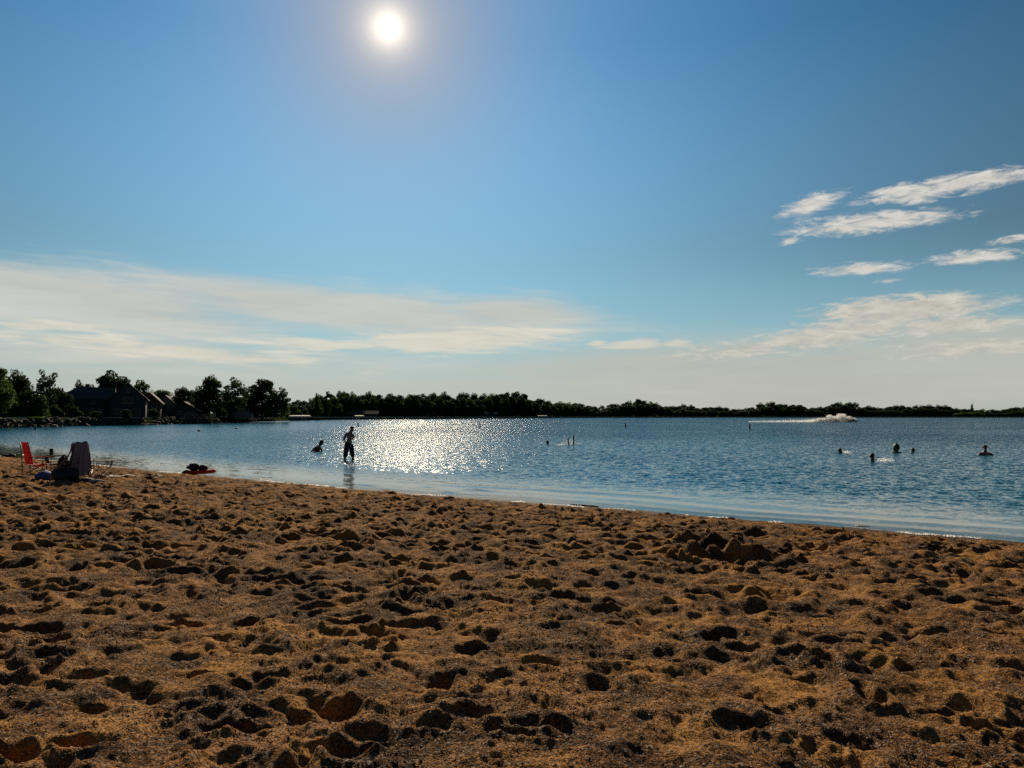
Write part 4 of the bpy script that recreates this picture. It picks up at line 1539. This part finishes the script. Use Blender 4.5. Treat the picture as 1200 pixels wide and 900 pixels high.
hand(J, B, e, (-0.8, 0.1, -0.4), (0, 0.9, 0.3), 1.0, 0.3)
e = chain(J, B, [(0.11, 0.15, 0.31, 0.058), (0.16, 0.19, 0.24, 0.05), (0.22, 0.20, 0.10, 0.042), (0.28, 0.18, 0.0, 0.03), (0.31, 0.16, -0.06, 0.026)], chest)
hand(J, B, e, (0.5, 0, -0.8), (0, -1, 0), 1.0, 0.3)
for sy in (-1, 1):
    chain(J, B, [(0.05, sy * 0.11, -0.16, 0.10), (0.30, sy * 0.16, -0.14, 0.08), (0.42, sy * 0.17, -0.14, 0.06), (0.34, sy * 0.16, -0.36, 0.052), (0.26, sy * 0.15, -0.54, 0.04), (0.38, sy * 0.15, -0.58, 0.03)], 0)
finish_person(sit, J, B, M_SKIN2)
head_parts(sit, hc, (0.9, 0.1, -0.3), (0.2, 0, 1), 0.98, M_HAIR, long_hair=True)
Js, Bs = [(-0.06, 0.0, -0.09, (0.163, 0.145))], []
chain(Js, Bs, [(-0.03, 0.0, 0.06, (0.152, 0.127)), (0.04, 0.0, 0.20, (0.160, 0.130)), (0.085, 0.0, 0.285, (0.150, 0.118))], 0)
link_mesh('swimsuit', skin_mesh('swimsuit', Js, Bs), M_SUIT, sit)


# ---- swimmers: head and shoulders above the water, the body continues below
def swimmer(px, py, label, rise=0.10, face=0.0, hair=M_HAIR, skin=M_SKIN2, lean=0.0, arms='down', s=1.0, hat=False, long_hair=False, suit=None, bushy=1.12):
    """rise = height of the shoulders above the water"""
    w = on_water(px, py)
    o = empty('person', (w.x, w.y, 0.0), -math.atan2(w.x, w.y) + face, 1.22)
    tag(o, label, 'person', 'people swimming in the lake')
    J, B = [], []
    zs = rise - 0.035
    J.append((0, 0.05 + lean, zs - 0.52, (0.15, 0.11)))
    top = chain(J, B, [(0, 0.03 + lean * 0.7, zs - 0.34, (0.14, 0.10)), (0, 0.01 + lean * 0.4, zs - 0.17, (0.16, 0.11)), (0, 0, zs - 0.04, (0.165, 0.105)), (0, -0.005, zs + 0.05, (0.085, 0.07)), (0, -0.01, zs + 0.11, 0.055)], 0)
    chest = top - 2
    hc_ = Vector((0.0, -0.025, zs + 0.215))
    head_joints(J, B, top, hc_, (0, -1, 0.05), (0, 0, 1), s)
    for sx in (-1, 1):
        if arms == 'down':
            e_ = chain(J, B, [(sx * 0.18, 0, zs - 0.02, 0.058), (sx * 0.26, -0.04, zs - 0.08, 0.048), (sx * 0.36, -0.14, zs - 0.20, 0.04), (sx * 0.38, -0.28, zs - 0.26, 0.03)], chest)
            hand(J, B, e_, (0.2 * sx, -0.9, -0.1), (-sx, 0, 0.2), 1.0, 0.3)
        elif arms == 'wide':
            e_ = chain(J, B, [(sx * 0.18, 0, zs - 0.02, 0.058), (sx * 0.27, -0.03, zs - 0.06, 0.048), (sx * 0.44, -0.10, zs - 0.12, 0.04), (sx * 0.60, -0.16, zs - 0.11, 0.03)], chest)
            hand(J, B, e_, (sx, -0.2, 0.0), (0, -1, 0.2), 1.0, 0.3)
        chain(J, B, [(sx * 0.10, 0.06 + lean, zs - 0.60, 0.09), (sx * 0.11, 0.02 + lean * 1.4, zs - 0.95, 0.06), (sx * 0.11, 0.12 + lean * 1.8, zs - 1.30, 0.042), (sx * 0.11, 0.03 + lean * 1.8, zs - 1.38, 0.03)], 0)
    finish_person(o, J, B, skin)
    head_parts(o, hc_, (0, -1, 0.05), (0, 0, 1), s, hair, skin, long_hair, hat, bushy)
    if suit:
        Js, Bs = [(0, 0.05 + lean, zs - 0.50, (0.162, 0.122))], []
        chain(Js, Bs, [(0, 0.03 + lean * 0.7, zs - 0.34, (0.152, 0.112)), (0, 0.01 + lean * 0.4, zs - 0.17, (0.170, 0.120)), (0, 0, zs - 0.07, (0.170, 0.112))], 0)
        link_mesh('swimsuit', skin_mesh('swimsuit', Js, Bs), suit, o)
    return o


swimmer(641.5, 520.5, 'lone swimmer whose round dark head floats left of the upturned legs', rise=-0.10, face=2.4)
swimmer(984, 531, 'swimmer low in the water with white splash just behind the head', rise=-0.10, face=1.5, lean=0.3)
swimmer(1022, 541, 'swimmer nearest the beach with arms spread and splash beside the hand', rise=0.0, face=2.6, arms='wide', suit=M_SHORT)
swimmer(1050.5, 530.5, 'swimmer with bushy hair, taller of the two close heads', rise=0.06, face=0.4, long_hair=True, hair=M_HAIR2, s=1.12, bushy=1.45)
swimmer(1070, 530.5, 'swimmer with only a round head showing beside the bushy haired one', rise=-0.10, face=-0.5)
swimmer(1154.5, 533.5, 'swimmer in a dark hat with bare shoulders out of the water, rightmost of all', rise=0.14, face=0.3, hat=True, suit=M_SUIT, skin=M_SKIN)

# ---- someone upside down in the water: two lower legs in the air
w = on_water(669, 521)
inv = empty('person', (w.x, w.y, 0.0), -math.atan2(w.x, w.y))
tag(inv, 'person upside down in the lake with two bare legs sticking up in a splash', 'person')
J, B = [(0.02, 0.05, -0.42, (0.15, 0.11))], []
top = chain(J, B, [(0.04, 0.05, -0.58, (0.14, 0.10)), (0.06, 0.04, -0.76, (0.16, 0.11)), (0.07, 0.03, -0.90, (0.15, 0.10)), (0.08, 0.02, -1.0, 0.055)], 0)
chest = top - 1
head_joints(J, B, top, (0.09, 0.0, -1.12), (0, -1, 0), (0, 0, -1), 0.98)
for sx, dx_, kn, an in ((-1, -0.10, -0.02, 0.36), (1, 0.12, 0.06, 0.56)):
    chain(J, B, [(sx * 0.09 + 0.02, 0.04, -0.34, 0.095), (sx * 0.13 + dx_ * 0.3, 0.02, kn - 0.10, 0.072), (sx * 0.15 + dx_ * 0.4, 0.0, kn, 0.062), (sx * 0.15 + dx_ * 0.45, 0.02, kn + 0.17, 0.058), (sx * 0.14 + dx_ * 0.6, 0.0, an, 0.04),
                 (sx * 0.14 + dx_ * 0.6, -0.02, an + 0.07, 0.04), (sx * 0.15 + dx_ * 0.6, -0.08, an + 0.16, 0.032)], 0)
for sx in (-1, 1):
    e = chain(J, B, [(sx * 0.19 + 0.07, 0.03, -0.90, 0.055), (sx * 0.27 + 0.07, 0.0, -1.08, 0.042), (sx * 0.25 + 0.07, -0.04, -1.28, 0.03)], chest)
    hand(J, B, e, (0, -0.2, -1), (-sx, 0, 0), 1.0, 0.2)
finish_person(inv, J, B, M_SKIN2)

# ------------------------------------------------------------------ splashes
M_FOAM = pmat('foam', (0.85, 0.85, 0.84), 0.5, 0.05, 3.0, trans=0.7)


def droplets(name, label, n, fn, seed, parent_loc):
    g = np.random.default_rng(seed)
    P_, S_ = fn(g, n)
    k = len(P_)
    n1 = g.standard_normal((k, 3)); n1 /= np.linalg.norm(n1, axis=1)[:, None]
    n2 = np.cross(n1, g.standard_normal((k, 3))); n2 /= np.linalg.norm(n2, axis=1)[:, None]
    n1 *= S_[:, None]; n2 *= S_[:, None] * 0.8
    V_ = np.stack([P_ - n1, P_ - n2, P_ + n1, P_ + n2], 1)
    F_ = np.arange(k * 4).reshape(-1, 4)
    o = link_mesh(name, grid_mesh(name, V_.reshape(-1, 3), F_, False), M_FOAM)
    o.location = parent_loc
    tag(o, label, 'splash', kind='stuff')
    return o


def puff(sx, sy, sz_, size, base=0.0):
    def fn(g, n):
        p = g.standard_normal((n, 3)) * np.array([sx, sy, sz_])
        p[:, 2] = np.abs(p[:, 2]) + base
        return p, size * g.uniform(0.4, 1.4, n)
    return fn


for px, py, fn, n, lb in [(669, 521, puff(0.30, 0.3, 0.22, 0.018), 420, 'white splash round the upturned legs'),
                          (657, 521.5, puff(0.16, 0.2, 0.05, 0.022), 120, 'small white splash left of the upturned legs'),
                          (992, 531, puff(0.16, 0.2, 0.07, 0.024), 160, 'white splash behind the low swimmer'),
                          (1038, 540.5, puff(0.18, 0.2, 0.07, 0.026), 220, 'white splash beside the nearest swimmer')]:
    droplets('splash', lb, n, fn, int(px), on_water(px, py))

# thin broken froth where the lake laps the sand
fx_ = rng.uniform(-24, 11, 260000)
fd_ = rng.uniform(-0.9, 0.9, 260000)
fy_ = np.interp(fx_, _xs, _ys) - fd_ / 0.78
ok_ = (np.abs(sand_z(fx_, fy_) - 0.006) < 0.006) & (vnoise(fx_ * 0.9, fy_ * 0.9, 201) + 0.6 * vnoise(fx_ * 4, fy_ * 4, 202) > 0.05)
fx_, fy_ = fx_[ok_][:6000], fy_[ok_][:6000]
froth_p = np.stack([fx_, fy_, np.full(len(fx_), 0.016)], -1)
droplets('foam', 'thin broken line of froth along the water edge', len(fx_), lambda g, n: (froth_p, g.uniform(0.005, 0.014, n)), 5, (0, 0, 0))

# ------------------------------------------------------------------ jet ski and its spray
wp = on_water(1000, 494.8)
heading = -math.atan2(wp.x, wp.y)
ski = empty('jet_ski', (wp.x, wp.y, 0.0), heading + R(4))
tag(ski, 'dark jet ski with rider racing right at the head of the spray', 'jet ski')
M_SKI = pmat('jet_ski_dark', (0.03, 0.035, 0.045), 0.3, 0.3, 3.0)
def ski_fn(u, v):
    a_ = (v - 0.5) * 2 * math.pi
    x_ = (u - 0.5) * 2.9
    k = math.sin(math.pi * min(1, max(0.02, 0.10 + 0.9 * (1 - u) ** 0.55))) if u > 0.5 else 0.62 + 0.38 * math.sin(math.pi * u)
    return (x_, math.sin(a_) * 0.52 * k, 0.32 + 0.24 * u * u + math.cos(a_) * 0.26 * k)
MB().sheet(ski_fn, 16, 14, 0.02).build('hull', M_SKI, ski, True)
MB().blob((-0.45, 0, 0.70), (0.62, 0.20, 0.17), 3, 0.05).build('seat', M_SHORT, ski, True)
MB().blob((0.42, 0, 0.78), (0.45, 0.26, 0.2), 4, 0.05).build('cowl', M_SKI, ski, True)
MB().tube([(0.15, -0.36, 1.02), (0.22, 0, 1.0), (0.15, 0.36, 1.02)], 0.03, 6).build('handlebar', M_DARKMETAL, ski)
rid = empty('person', (wp.x, wp.y, 0.0), heading + R(4))
tag(rid, 'rider crouched on the jet ski inside the spray', 'person')
J, B = [(-0.40, 0, 0.92, (0.15, 0.15))], []
top = chain(J, B, [(-0.32, 0, 1.10, (0.14, 0.13)), (-0.18, 0, 1.30, (0.17, 0.14)), (-0.08, 0, 1.40, (0.15, 0.12)), (-0.02, 0, 1.48, 0.055)], 0)
head_joints(J, B, top, (0.03, 0, 1.60), (1, 0, 0), (0, 0, 1), 1.0)
for sy in (-1, 1):
    e = chain(J, B, [(-0.10, sy * 0.19, 1.37, 0.058), (0.0, sy * 0.30, 1.22, 0.046), (0.10, sy * 0.36, 1.06, 0.03)], top - 1)
    hand(J, B, e, (0.6, 0, -0.5), (0, -sy, 0.3), 1.0, 0.9)
    chain(J, B, [(-0.36, sy * 0.16, 0.88, 0.10), (0.02, sy * 0.30, 0.86, 0.075), (-0.10, sy * 0.34, 0.55, 0.05), (0.05, sy * 0.34, 0.48, 0.035)], 0)
finish_person(rid, J, B, M_SKIN2)
head_parts(rid, (0.03, 0, 1.60), (1, 0, 0), (0, 0, 1), 1.0, M_HAIR)
Js, Bs = [(-0.36, 0, 1.00, (0.17, 0.16))], []
chain(Js, Bs, [(-0.30, 0, 1.12, (0.165, 0.15)), (-0.18, 0, 1.30, (0.19, 0.16)), (-0.10, 0, 1.39, (0.165, 0.135))], 0)
link_mesh('life_vest', skin_mesh('life_vest', Js, Bs), M_SUIT, rid)


def plume(g, n):
    t = g.uniform(0, 1, n) ** 0.85                        # 0 at the ski, 1 at the tail of the plume
    lump = 0.72 + 0.28 * np.sin(t * 17 + 1.3) * np.sin(t * 41)
    h = 3.5 * np.minimum(1, t * 3.2 + 0.30) * (1 - t ** 2.2 * 0.95) * lump
    x = 0.6 - t * 14.0 + g.standard_normal(n) * 0.35
    y = g.standard_normal(n) * (0.45 + 1.3 * t)
    z = h * g.beta(1.1, 1.2, n)
    return np.stack([x, y, z], -1), g.uniform(0.04, 0.10, n)


sp = droplets('spray', 'tall white plume of spray thrown up behind the jet ski', 32000, plume, 77, (wp.x, wp.y, 0.0))
sp.rotation_euler = (0, 0, heading + R(4))


def wake_fn(g, n):
    t = g.uniform(0, 1, n) ** 1.9
    return np.stack([-12 - t * 21, g.standard_normal(n) * (0.9 + 3.0 * t), np.abs(g.standard_normal(n)) * 0.40 * (1 - 0.6 * t)], -1), g.uniform(0.04, 0.10, n) * (1 - 0.4 * t)


wk = droplets('wake', 'long thin white wake trailing left of the spray plume', 7000, wake_fn, 78, (wp.x, wp.y, 0.0))
wk.rotation_euler = (0, 0, heading + R(4))

# ------------------------------------------------------------------ buoys
M_BUOY = pmat('buoy_dark', (0.10, 0.075, 0.045), 0.6, 0.3, 6.0)
M_BUOYW = pmat('buoy_pale', (0.55, 0.52, 0.45), 0.6, 0.2, 6.0)
for px, py, hpx, lb in [(41.5, 504, 6.5, 'dark marker post in the water before the stone bank'),
                        (419.5, 500, 5.0, 'marker post just right of the wading person'),
                        (562.5, 501, 5.0, 'faint marker post in the sun glitter'),
                        (733, 501, 5.5, 'marker post in open water right of the upturned legs'),
                        (878.5, 503.5, 7.5, 'tallest dark marker post in open water left of the jet ski wake')]:
    p = on_water(px, py)
    H = hpx / FPX * p.y
    o = empty('marker_buoy', p, 0)
    tag(o, lb, 'buoy', 'marker posts of the swimming area')
    MB().tube([(0, 0, -0.5), (0, 0, H * 0.86), (0, 0, H * 0.96), (0, 0, H)], [0.12, 0.12, 0.10, 0.05], 10).build('post', M_BUOY, o, True)
    MB().tube([(0, 0, H * 0.55), (0, 0, H * 0.68)], 0.125, 10).build('band', M_BUOYW, o, True)
    MB().tube([(0, 0, -0.12), (0, 0, -0.02), (0, 0, 0.10)], [0.2, 0.24, 0.16], 10).build('float_collar', M_BUOY, o, True)
for px, py, lb in [(233, 505.5, 'round dark float nearest to the beach gear'), (277, 502.5, 'round dark float off the boathouse'), (256, 500, 'small dark float off the deck')]:
    p = on_water(px, py)
    o = MB().blob((0, 0, 0.08), (0.19, 0.19, 0.17), 5, 0.03).add([], []).build('swim_float', M_BUOY, None, True)
    o.location = p
    tag(o, lb, 'buoy', 'round floats')

# ------------------------------------------------------------------ beach gear
M_RED = pmat('red_canvas', (0.50, 0.040, 0.022), 0.75, 0.3, 6.0, trans=0.38)
M_STEEL = pmat('grey_tube', (0.16, 0.16, 0.17), 0.4, 0.2, 8.0, metal=0.7)
M_BLACK = pmat('black_nylon', (0.015, 0.015, 0.018), 0.75, 0.3, 8.0)
M_BLUE = pmat('blue_cloth', (0.05, 0.10, 0.30), 0.8, 0.3, 8.0)
M_TOWEL = pmat('mauve_towel', (0.21, 0.20, 0.27), 0.95, 0.3, 10.0, bump=0.5, bscale=60)
M_WHITE = pmat('white_plastic', (0.75, 0.74, 0.70), 0.5, 0.1, 8.0)
M_YEL = pmat('yellow_plastic', (0.62, 0.60, 0.10), 0.5, 0.15, 8.0)
M_SANDY = pmat('beige_cloth', (0.52, 0.46, 0.38), 0.9, 0.2, 8.0)
M_PINK = pmat('dusty_pink_cloth', (0.32, 0.17, 0.15), 0.9, 0.3, 8.0)


def gear(name, px, py, label, cat, face=0.0, group=None):
    p = on_sand(px, py)
    z = sz(p)
    o = empty(name, (p.x, p.y, z), -math.atan2(p.x, p.y) + face)
    tag(o, label, cat, group)
    return o, p


def ground_local(o, x, y):
    """sand height under a local point of an unparented thing, in its own frame"""
    c, s = math.cos(o.rotation_euler.z), math.sin(o.rotation_euler.z)
    X, Y = o.location.x + x * c - y * s, o.location.y + x * s + y * c
    return sz((X, Y)) - o.location.z


def camp_chair(o, seat_m, frame_m, back_h=0.66, seat_z=0.33, lean=0.20, wd=0.52, arm_m=None, taper=0.9):
    """folding chair; its front looks along local +x"""
    hw = wd / 2
    D = 0.52
    bx = -D / 2
    for sy in (-1, 1):
        for x0, x1, top_ in ((0.30, -0.22, seat_z + 0.02), (-0.32, 0.26, seat_z + 0.02)):
            zb = ground_local(o, x0, sy * hw) - 0.015
            MB().tube([(x0, sy * hw, zb), (x1, sy * (hw - 0.02), top_)], 0.012, 6).build('leg', frame_m, o, True)
        MB().tube([(bx - 0.05, sy * hw, ground_local(o, bx - 0.05, sy * hw)), (bx - 0.06, sy * hw, seat_z), (bx - lean, sy * hw * taper, seat_z + back_h)], 0.012, 6).build('back_post', frame_m, o, True)
        MB().tube([(D / 2 - 0.04, sy * hw, seat_z - 0.02), (D / 2 - 0.02, sy * hw, seat_z + 0.22)], 0.011, 6).build('arm_post', frame_m, o, True)
        MB().sheet(lambda u, v: (bx - 0.08 + u * (D + 0.08), sy * hw + (v - 0.5) * 0.075, seat_z + 0.225 + 0.02 * math.sin(u * 3.1)), 8, 3, 0.018).build('armrest', arm_m or seat_m, o, True)
    MB().sheet(lambda u, v: (bx + u * D, (v - 0.5) * wd, seat_z - 0.055 * math.sin(u * math.pi) * math.sin(v * math.pi) + 0.02 * u), 10, 8, 0.012).build('seat', seat_m, o, True)
    MB().sheet(lambda u, v: (bx + 0.02 - lean * u ** 1.2 - 0.055 * math.sin(v * math.pi) * math.sin(math.pi * min(1, u * 1.1)), (v - 0.5) * wd * (1 - (1.02 - taper) * u), seat_z + 0.03 + back_h * u), 12, 8, 0.012).build('backrest', seat_m, o, True)


ch1, p1 = gear('beach_chair', 44.5, 559, 'red folding beach chair with tall back facing the lake to the right', 'chair', R(22), 'folding chairs on the beach')
camp_chair(ch1, M_RED, M_STEEL, 0.64, 0.33, 0.14, 0.52)
ch2, p2 = gear('beach_chair', 66, 557, 'black folding chair with cup holder between the red chair and the towels', 'chair', R(12), 'folding chairs on the beach')
camp_chair(ch2, M_BLACK, M_STEEL, 0.20, 0.30, 0.05, 0.50)
ch3, p3 = gear('beach_chair', 95, 565, 'folding chair hung all over with grey mauve towels', 'chair', R(78), 'folding chairs on the beach')
camp_chair(ch3, M_BLACK, M_STEEL, 0.66, 0.36, 0.10, 0.50, taper=0.45)
# towels over that chair: one over the back, one down over the arm
def drape(back_x, w0, zt, z_front, z_back, ph):
    def fn(u, v):
        y = (u - 0.5) * w0
        fold = 0.040 * math.sin(u * 11 + ph) + 0.030 * math.sin(u * 23.7 + ph * 2.1) + 0.012 * math.sin(u * 47 + ph)
        k = abs(v - 0.5) / 0.5
        zb = (z_front if v < 0.5 else z_back) + 0.09 * math.sin(u * 5.1 + ph) + 0.03 * math.sin(u * 17)
        top_z = zt + 0.014 * math.sin(u * 9.2 + ph) - 0.02 * u
        sg = 1 if v < 0.5 else -1
        spread = 0.62 + 0.60 * k ** 0.8
        return (back_x + 0.01 + sg * (0.03 + 0.12 * k) + fold * k, y * spread - 0.07 + 0.05 * k * math.sin(u * 3 + 1), top_z - (top_z - zb) * k)
    return fn


tw = empty('towel', ch3.location, ch3.rotation_euler.z)
tag(tw, 'grey mauve towel hanging over the tall chair back in long folds', 'towel', 'towels')
MB().sheet(drape(-0.37, 0.44, 1.10, 0.28, 0.14, 0.3), 30, 24, 0.012).build('cloth', M_TOWEL, tw, True)
tw2 = empty('towel', ch3.location, ch3.rotation_euler.z)
tag(tw2, 'grey towel trailing from the chair arm towards the black bags', 'towel', 'towels')
MB().sheet(lambda u, v: (-0.42 + 0.10 * v + 0.04 * math.sin(u * 9 + v * 4), 0.08 + 0.10 * v + 0.50 * u ** 1.3, 1.08 - 0.02 * v - 0.70 * u ** 0.8 - 0.30 * v * u ** 0.5 + 0.02 * math.sin(v * 12 + u * 6)), 20, 10, 0.012).build('cloth', M_TOWEL, tw2, True)

# bags
def soft_bag(px, py, s, label, m_, name='bag', handles=True, seed=1, group='bags by the chairs'):
    o, p = gear(name, px, py, label, 'bag', random.uniform(-0.4, 0.4), group)
    MB().blob((0, 0, s[2] * 0.86), s, seed, 0.22, 18, 12).build('body', m_, o, True)
    if handles:
        for sy in (-1, 1):
            pts = [(s[0] * 0.5 * math.cos(math.pi - a) * 0.8, sy * s[1] * 0.3, s[2] * 1.55 + 0.16 * math.sin(a)) for a in np.linspace(0, math.pi, 9)]
            MB().tube(pts, 0.012, 6).build('handle', M_BLACK, o, True)
    return o


soft_bag(53, 563, (0.23, 0.20, 0.13), 'blue cloth bag lying under the red chair', M_BLUE, seed=2, handles=False)
soft_bag(77, 566, (0.34, 0.22, 0.20), 'large black bag slumped in front of the towel chair', M_BLACK, seed=3)
soft_bag(75, 558, (0.17, 0.16, 0.30), 'round topped black backpack behind the large black bag', M_BLACK, 'backpack', seed=4)
soft_bag(85, 559, (0.15, 0.15, 0.31), 'round topped black backpack nearest the towels', M_BLACK, 'backpack', seed=9)
soft_bag(117, 562, (0.16, 0.14, 0.08), 'dusty pink cloth bundle under the small folding table', M_PINK, 'cloth_bundle', seed=6, handles=False)
soft_bag(100, 567, (0.20, 0.14, 0.07), 'dark clothes heap at the foot of the towel chair', M_BLACK, 'clothes_heap', seed=7, handles=False)
soft_bag(112, 568, (0.18, 0.13, 0.06), 'small grey clothes heap right of the towel chair', M_TOWEL, 'clothes_heap', seed=8, handles=False)

# bottle / tumbler standing on the black chair's arm, white jug
o, p = gear('tumbler', 59.5, 556, 'black tumbler standing on the arm of the black chair', 'tumbler')
MB().tube([(0, 0, 0.50), (0, 0, 0.52), (0, 0, 0.70), (0, 0, 0.71)], [0.045, 0.05, 0.055, 0.055], 14).build('body', M_BLACK, o, True)
MB().tube([(0, 0, 0.711), (0, 0, 0.735)], [0.056, 0.05], 14).build('lid', M_SHORT, o, True)
o, p = gear('tumbler_stand', 59.5, 556, 'slim black pole table under the tumbler', 'stand')
MB().tube([(0, 0, -0.05), (0, 0, 0.47)], 0.012, 6).build('pole', M_STEEL, o, True)
MB().tube([(0, 0, 0.47), (0, 0, 0.498)], 0.11, 16).build('top', M_BLACK, o, True)
o, p = gear('jug', 64.5, 562, 'small white plastic jug beside the blue bag', 'jug')
MB().tube([(0, 0, 0), (0, 0, 0.02), (0, 0, 0.17), (0, 0, 0.21), (0, 0, 0.24)], [0.06, 0.07, 0.07, 0.035, 0.03], 14).build('body', M_WHITE, o, True)
MB().tube([(0, 0, 0.241), (0, 0, 0.265)], 0.032, 12).build('cap', M_BLUE, o, True)
MB().tube([(0.06, 0, 0.16), (0.11, 0, 0.15), (0.11, 0, 0.07), (0.065, 0, 0.05)], 0.01, 6).build('handle', M_WHITE, o, True)

# small folding table with a cup hung in it
tb, p = gear('folding_table', 122, 563, 'small folding table with thin dark top and crossed legs', 'table', R(-5))
for sx in (-1, 1):
    for sy in (-1, 1):
        x0, x1 = sx * 0.24, -sx * 0.16
        MB().tube([(x0, sy * 0.19, ground_local(tb, x0, sy * 0.19) - 0.02), (x1, sy * 0.18, 0.40), (sx * -0.20, sy * 0.18, 0.555)], 0.011, 6).build('leg', M_STEEL, tb, True)
MB().box((0, 0, 0.57), (0.58, 0.40, 0.022)).build('top', M_BLACK, tb)
MB().tube([(-0.29, -0.2, 0.572), (0.29, -0.2, 0.572), (0.29, 0.2, 0.572), (-0.29, 0.2, 0.572), (-0.29, -0.2, 0.572)], 0.011, 6).build('rim', M_STEEL, tb, True)
cu = empty('cup', tb.location, tb.rotation_euler.z)
tag(cu, 'white cup hanging below the edge of the folding table', 'cup')
MB().tube([(0.10, -0.25, 0.44), (0.10, -0.25, 0.46), (0.10, -0.25, 0.555)], [0.04, 0.045, 0.055], 14).build('body', M_WHITE, cu, True)
MB().tube([(0.10, -0.25, 0.556), (0.10, -0.25, 0.568)], [0.057, 0.055], 14).build('lid', M_BLACK, cu, True)
MB().tube([(0.10, -0.19, 0.57), (0.10, -0.20, 0.50), (0.055, -0.25, 0.50), (0.10, -0.305, 0.50), (0.145, -0.25, 0.50), (0.10, -0.20, 0.50)], 0.006, 5).build('hanger', M_STEEL, cu, True)


def lying_cloth(name, px0, px1, py, depth, label, m_, cat='towel', group=None):
    a, b = on_sand(px0, py), on_sand(px1, py)
    o = empty(name, (a + b) / 2, 0)
    tag(o, label, cat, group)
    c = (a + b) / 2

    def fn(u, v):
        q = a + (b - a) * u + Vector((0, (v - 0.5) * depth, 0))
        return (q.x - c.x, q.y - c.y, sz(q) - c.z + 0.012 + 0.0065 * math.sin(u * 13 + v * 5))
    MB().sheet(fn, 26, 6, 0.012).build('cloth', m_, o, True)
    return o


lying_cloth('towel', 114, 190, 560, 0.45, 'long beige towel spread flat on the sand right of the table', M_SANDY)

# yellow float and dark things at the left edge by the water
o, p = gear('swim_ring', 20.5, 536.5, 'small yellow swim ring on the sand at the left edge', 'swim ring')
ring = [(0.26 * math.cos(a), 0.26 * math.sin(a), 0.09) for a in np.linspace(0, 2 * math.pi, 25)]
MB().tube(ring, 0.08, 10, cap=False).build('ring', M_YEL, o, True)
MB().tube([(0.26 * math.cos(a), 0.26 * math.sin(a) - 0.01, 0.175) for a in np.linspace(3.6, 5.9, 9)], 0.02, 6).build('grip', M_BLACK, o, True)
o, p = gear('swim_bag', 10, 536.5, 'flat dark bag lying left of the yellow swim ring', 'bag')
MB().blob((0, 0, 0.07), (0.30, 0.16, 0.09), 21, 0.25, 16, 10).build('body', M_BLACK, o, True)
MB().tube([(-0.2, -0.05, 0.12), (-0.1, -0.05, 0.2), (0.1, -0.05, 0.2), (0.2, -0.05, 0.12)], 0.012, 6).build('strap', M_BLACK, o, True)

# red board at the water's edge with a dark heap on it
rb, p = gear('red_board', 232, 556.5, 'flat red swim board lying at the water edge', 'board', R(-6))
def board_fn(u, v):
    x_ = (u - 0.5) * 1.05 + 0.08
    wdt = 0.27 * (1 - max(0, (abs(u - 0.45) - 0.33) / 0.25) ** 2 * 0.8)
    return (x_, (v - 0.5) * 2 * wdt, 0.09 + 0.05 * u * u)
MB().sheet(board_fn, 18, 8, 0.12).build('deck', M_RED, rb, True)
MB().tube([(0.2, 0.0, 0.16), (0.38, 0.12, 0.14), (0.55, 0.05, 0.02)], 0.008, 5).build('leash', M_BLACK, rb, True)
hp = empty('clothes_heap', rb.location, rb.rotation_euler.z)
tag(hp, 'black heap of wet clothes on top of the red board', 'clothes')
m = MB()
m.blob((-0.16, 0.10, 0.28), (0.22, 0.17, 0.13), 31, 0.3, 16, 10)
m.build('jacket', M_BLACK, hp, True)
MB().blob((0.14, 0.10, 0.25), (0.17, 0.16, 0.11), 32, 0.3, 14, 9).build('shirt', M_SHORT, hp, True)
MB().blob((-0.38, -0.05, 0.10), (0.16, 0.12, 0.07), 33, 0.3, 14, 9).build('sleeve', M_BLACK, hp, True)

# driftwood by the water
a, b = on_sand(668, 592.5), on_sand(702, 594.5)
dw = empty('driftwood', (a + b) / 2, 0)
tag(dw, 'thin dark driftwood branch lying along the water edge', 'driftwood')
c = (a + b) / 2
pts = []
for k in range(9):
    q = a + (b - a) * (k / 8)
    pts.append((q.x - c.x, q.y - c.y + 0.02 * math.sin(k * 1.7), max(sz(q), 0.0) - c.z + 0.012 + 0.006 * math.sin(k * 2.3)))
MB().tube(pts, [0.016, 0.026, 0.028, 0.026, 0.024, 0.022, 0.018, 0.014, 0.006], 8).build('branch', pmat('driftwood', (0.09, 0.07, 0.05), 0.9, 0.4, 5.0), dw, True)
MB().tube([pts[2], (pts[2][0] - 0.05, pts[2][1] - 0.05, pts[2][2] + 0.03), (pts[2][0] - 0.02, pts[2][1] - 0.10, pts[2][2] + 0.05)], [0.01, 0.008, 0.003], 6).build('twig', MATS['driftwood'], dw, True)
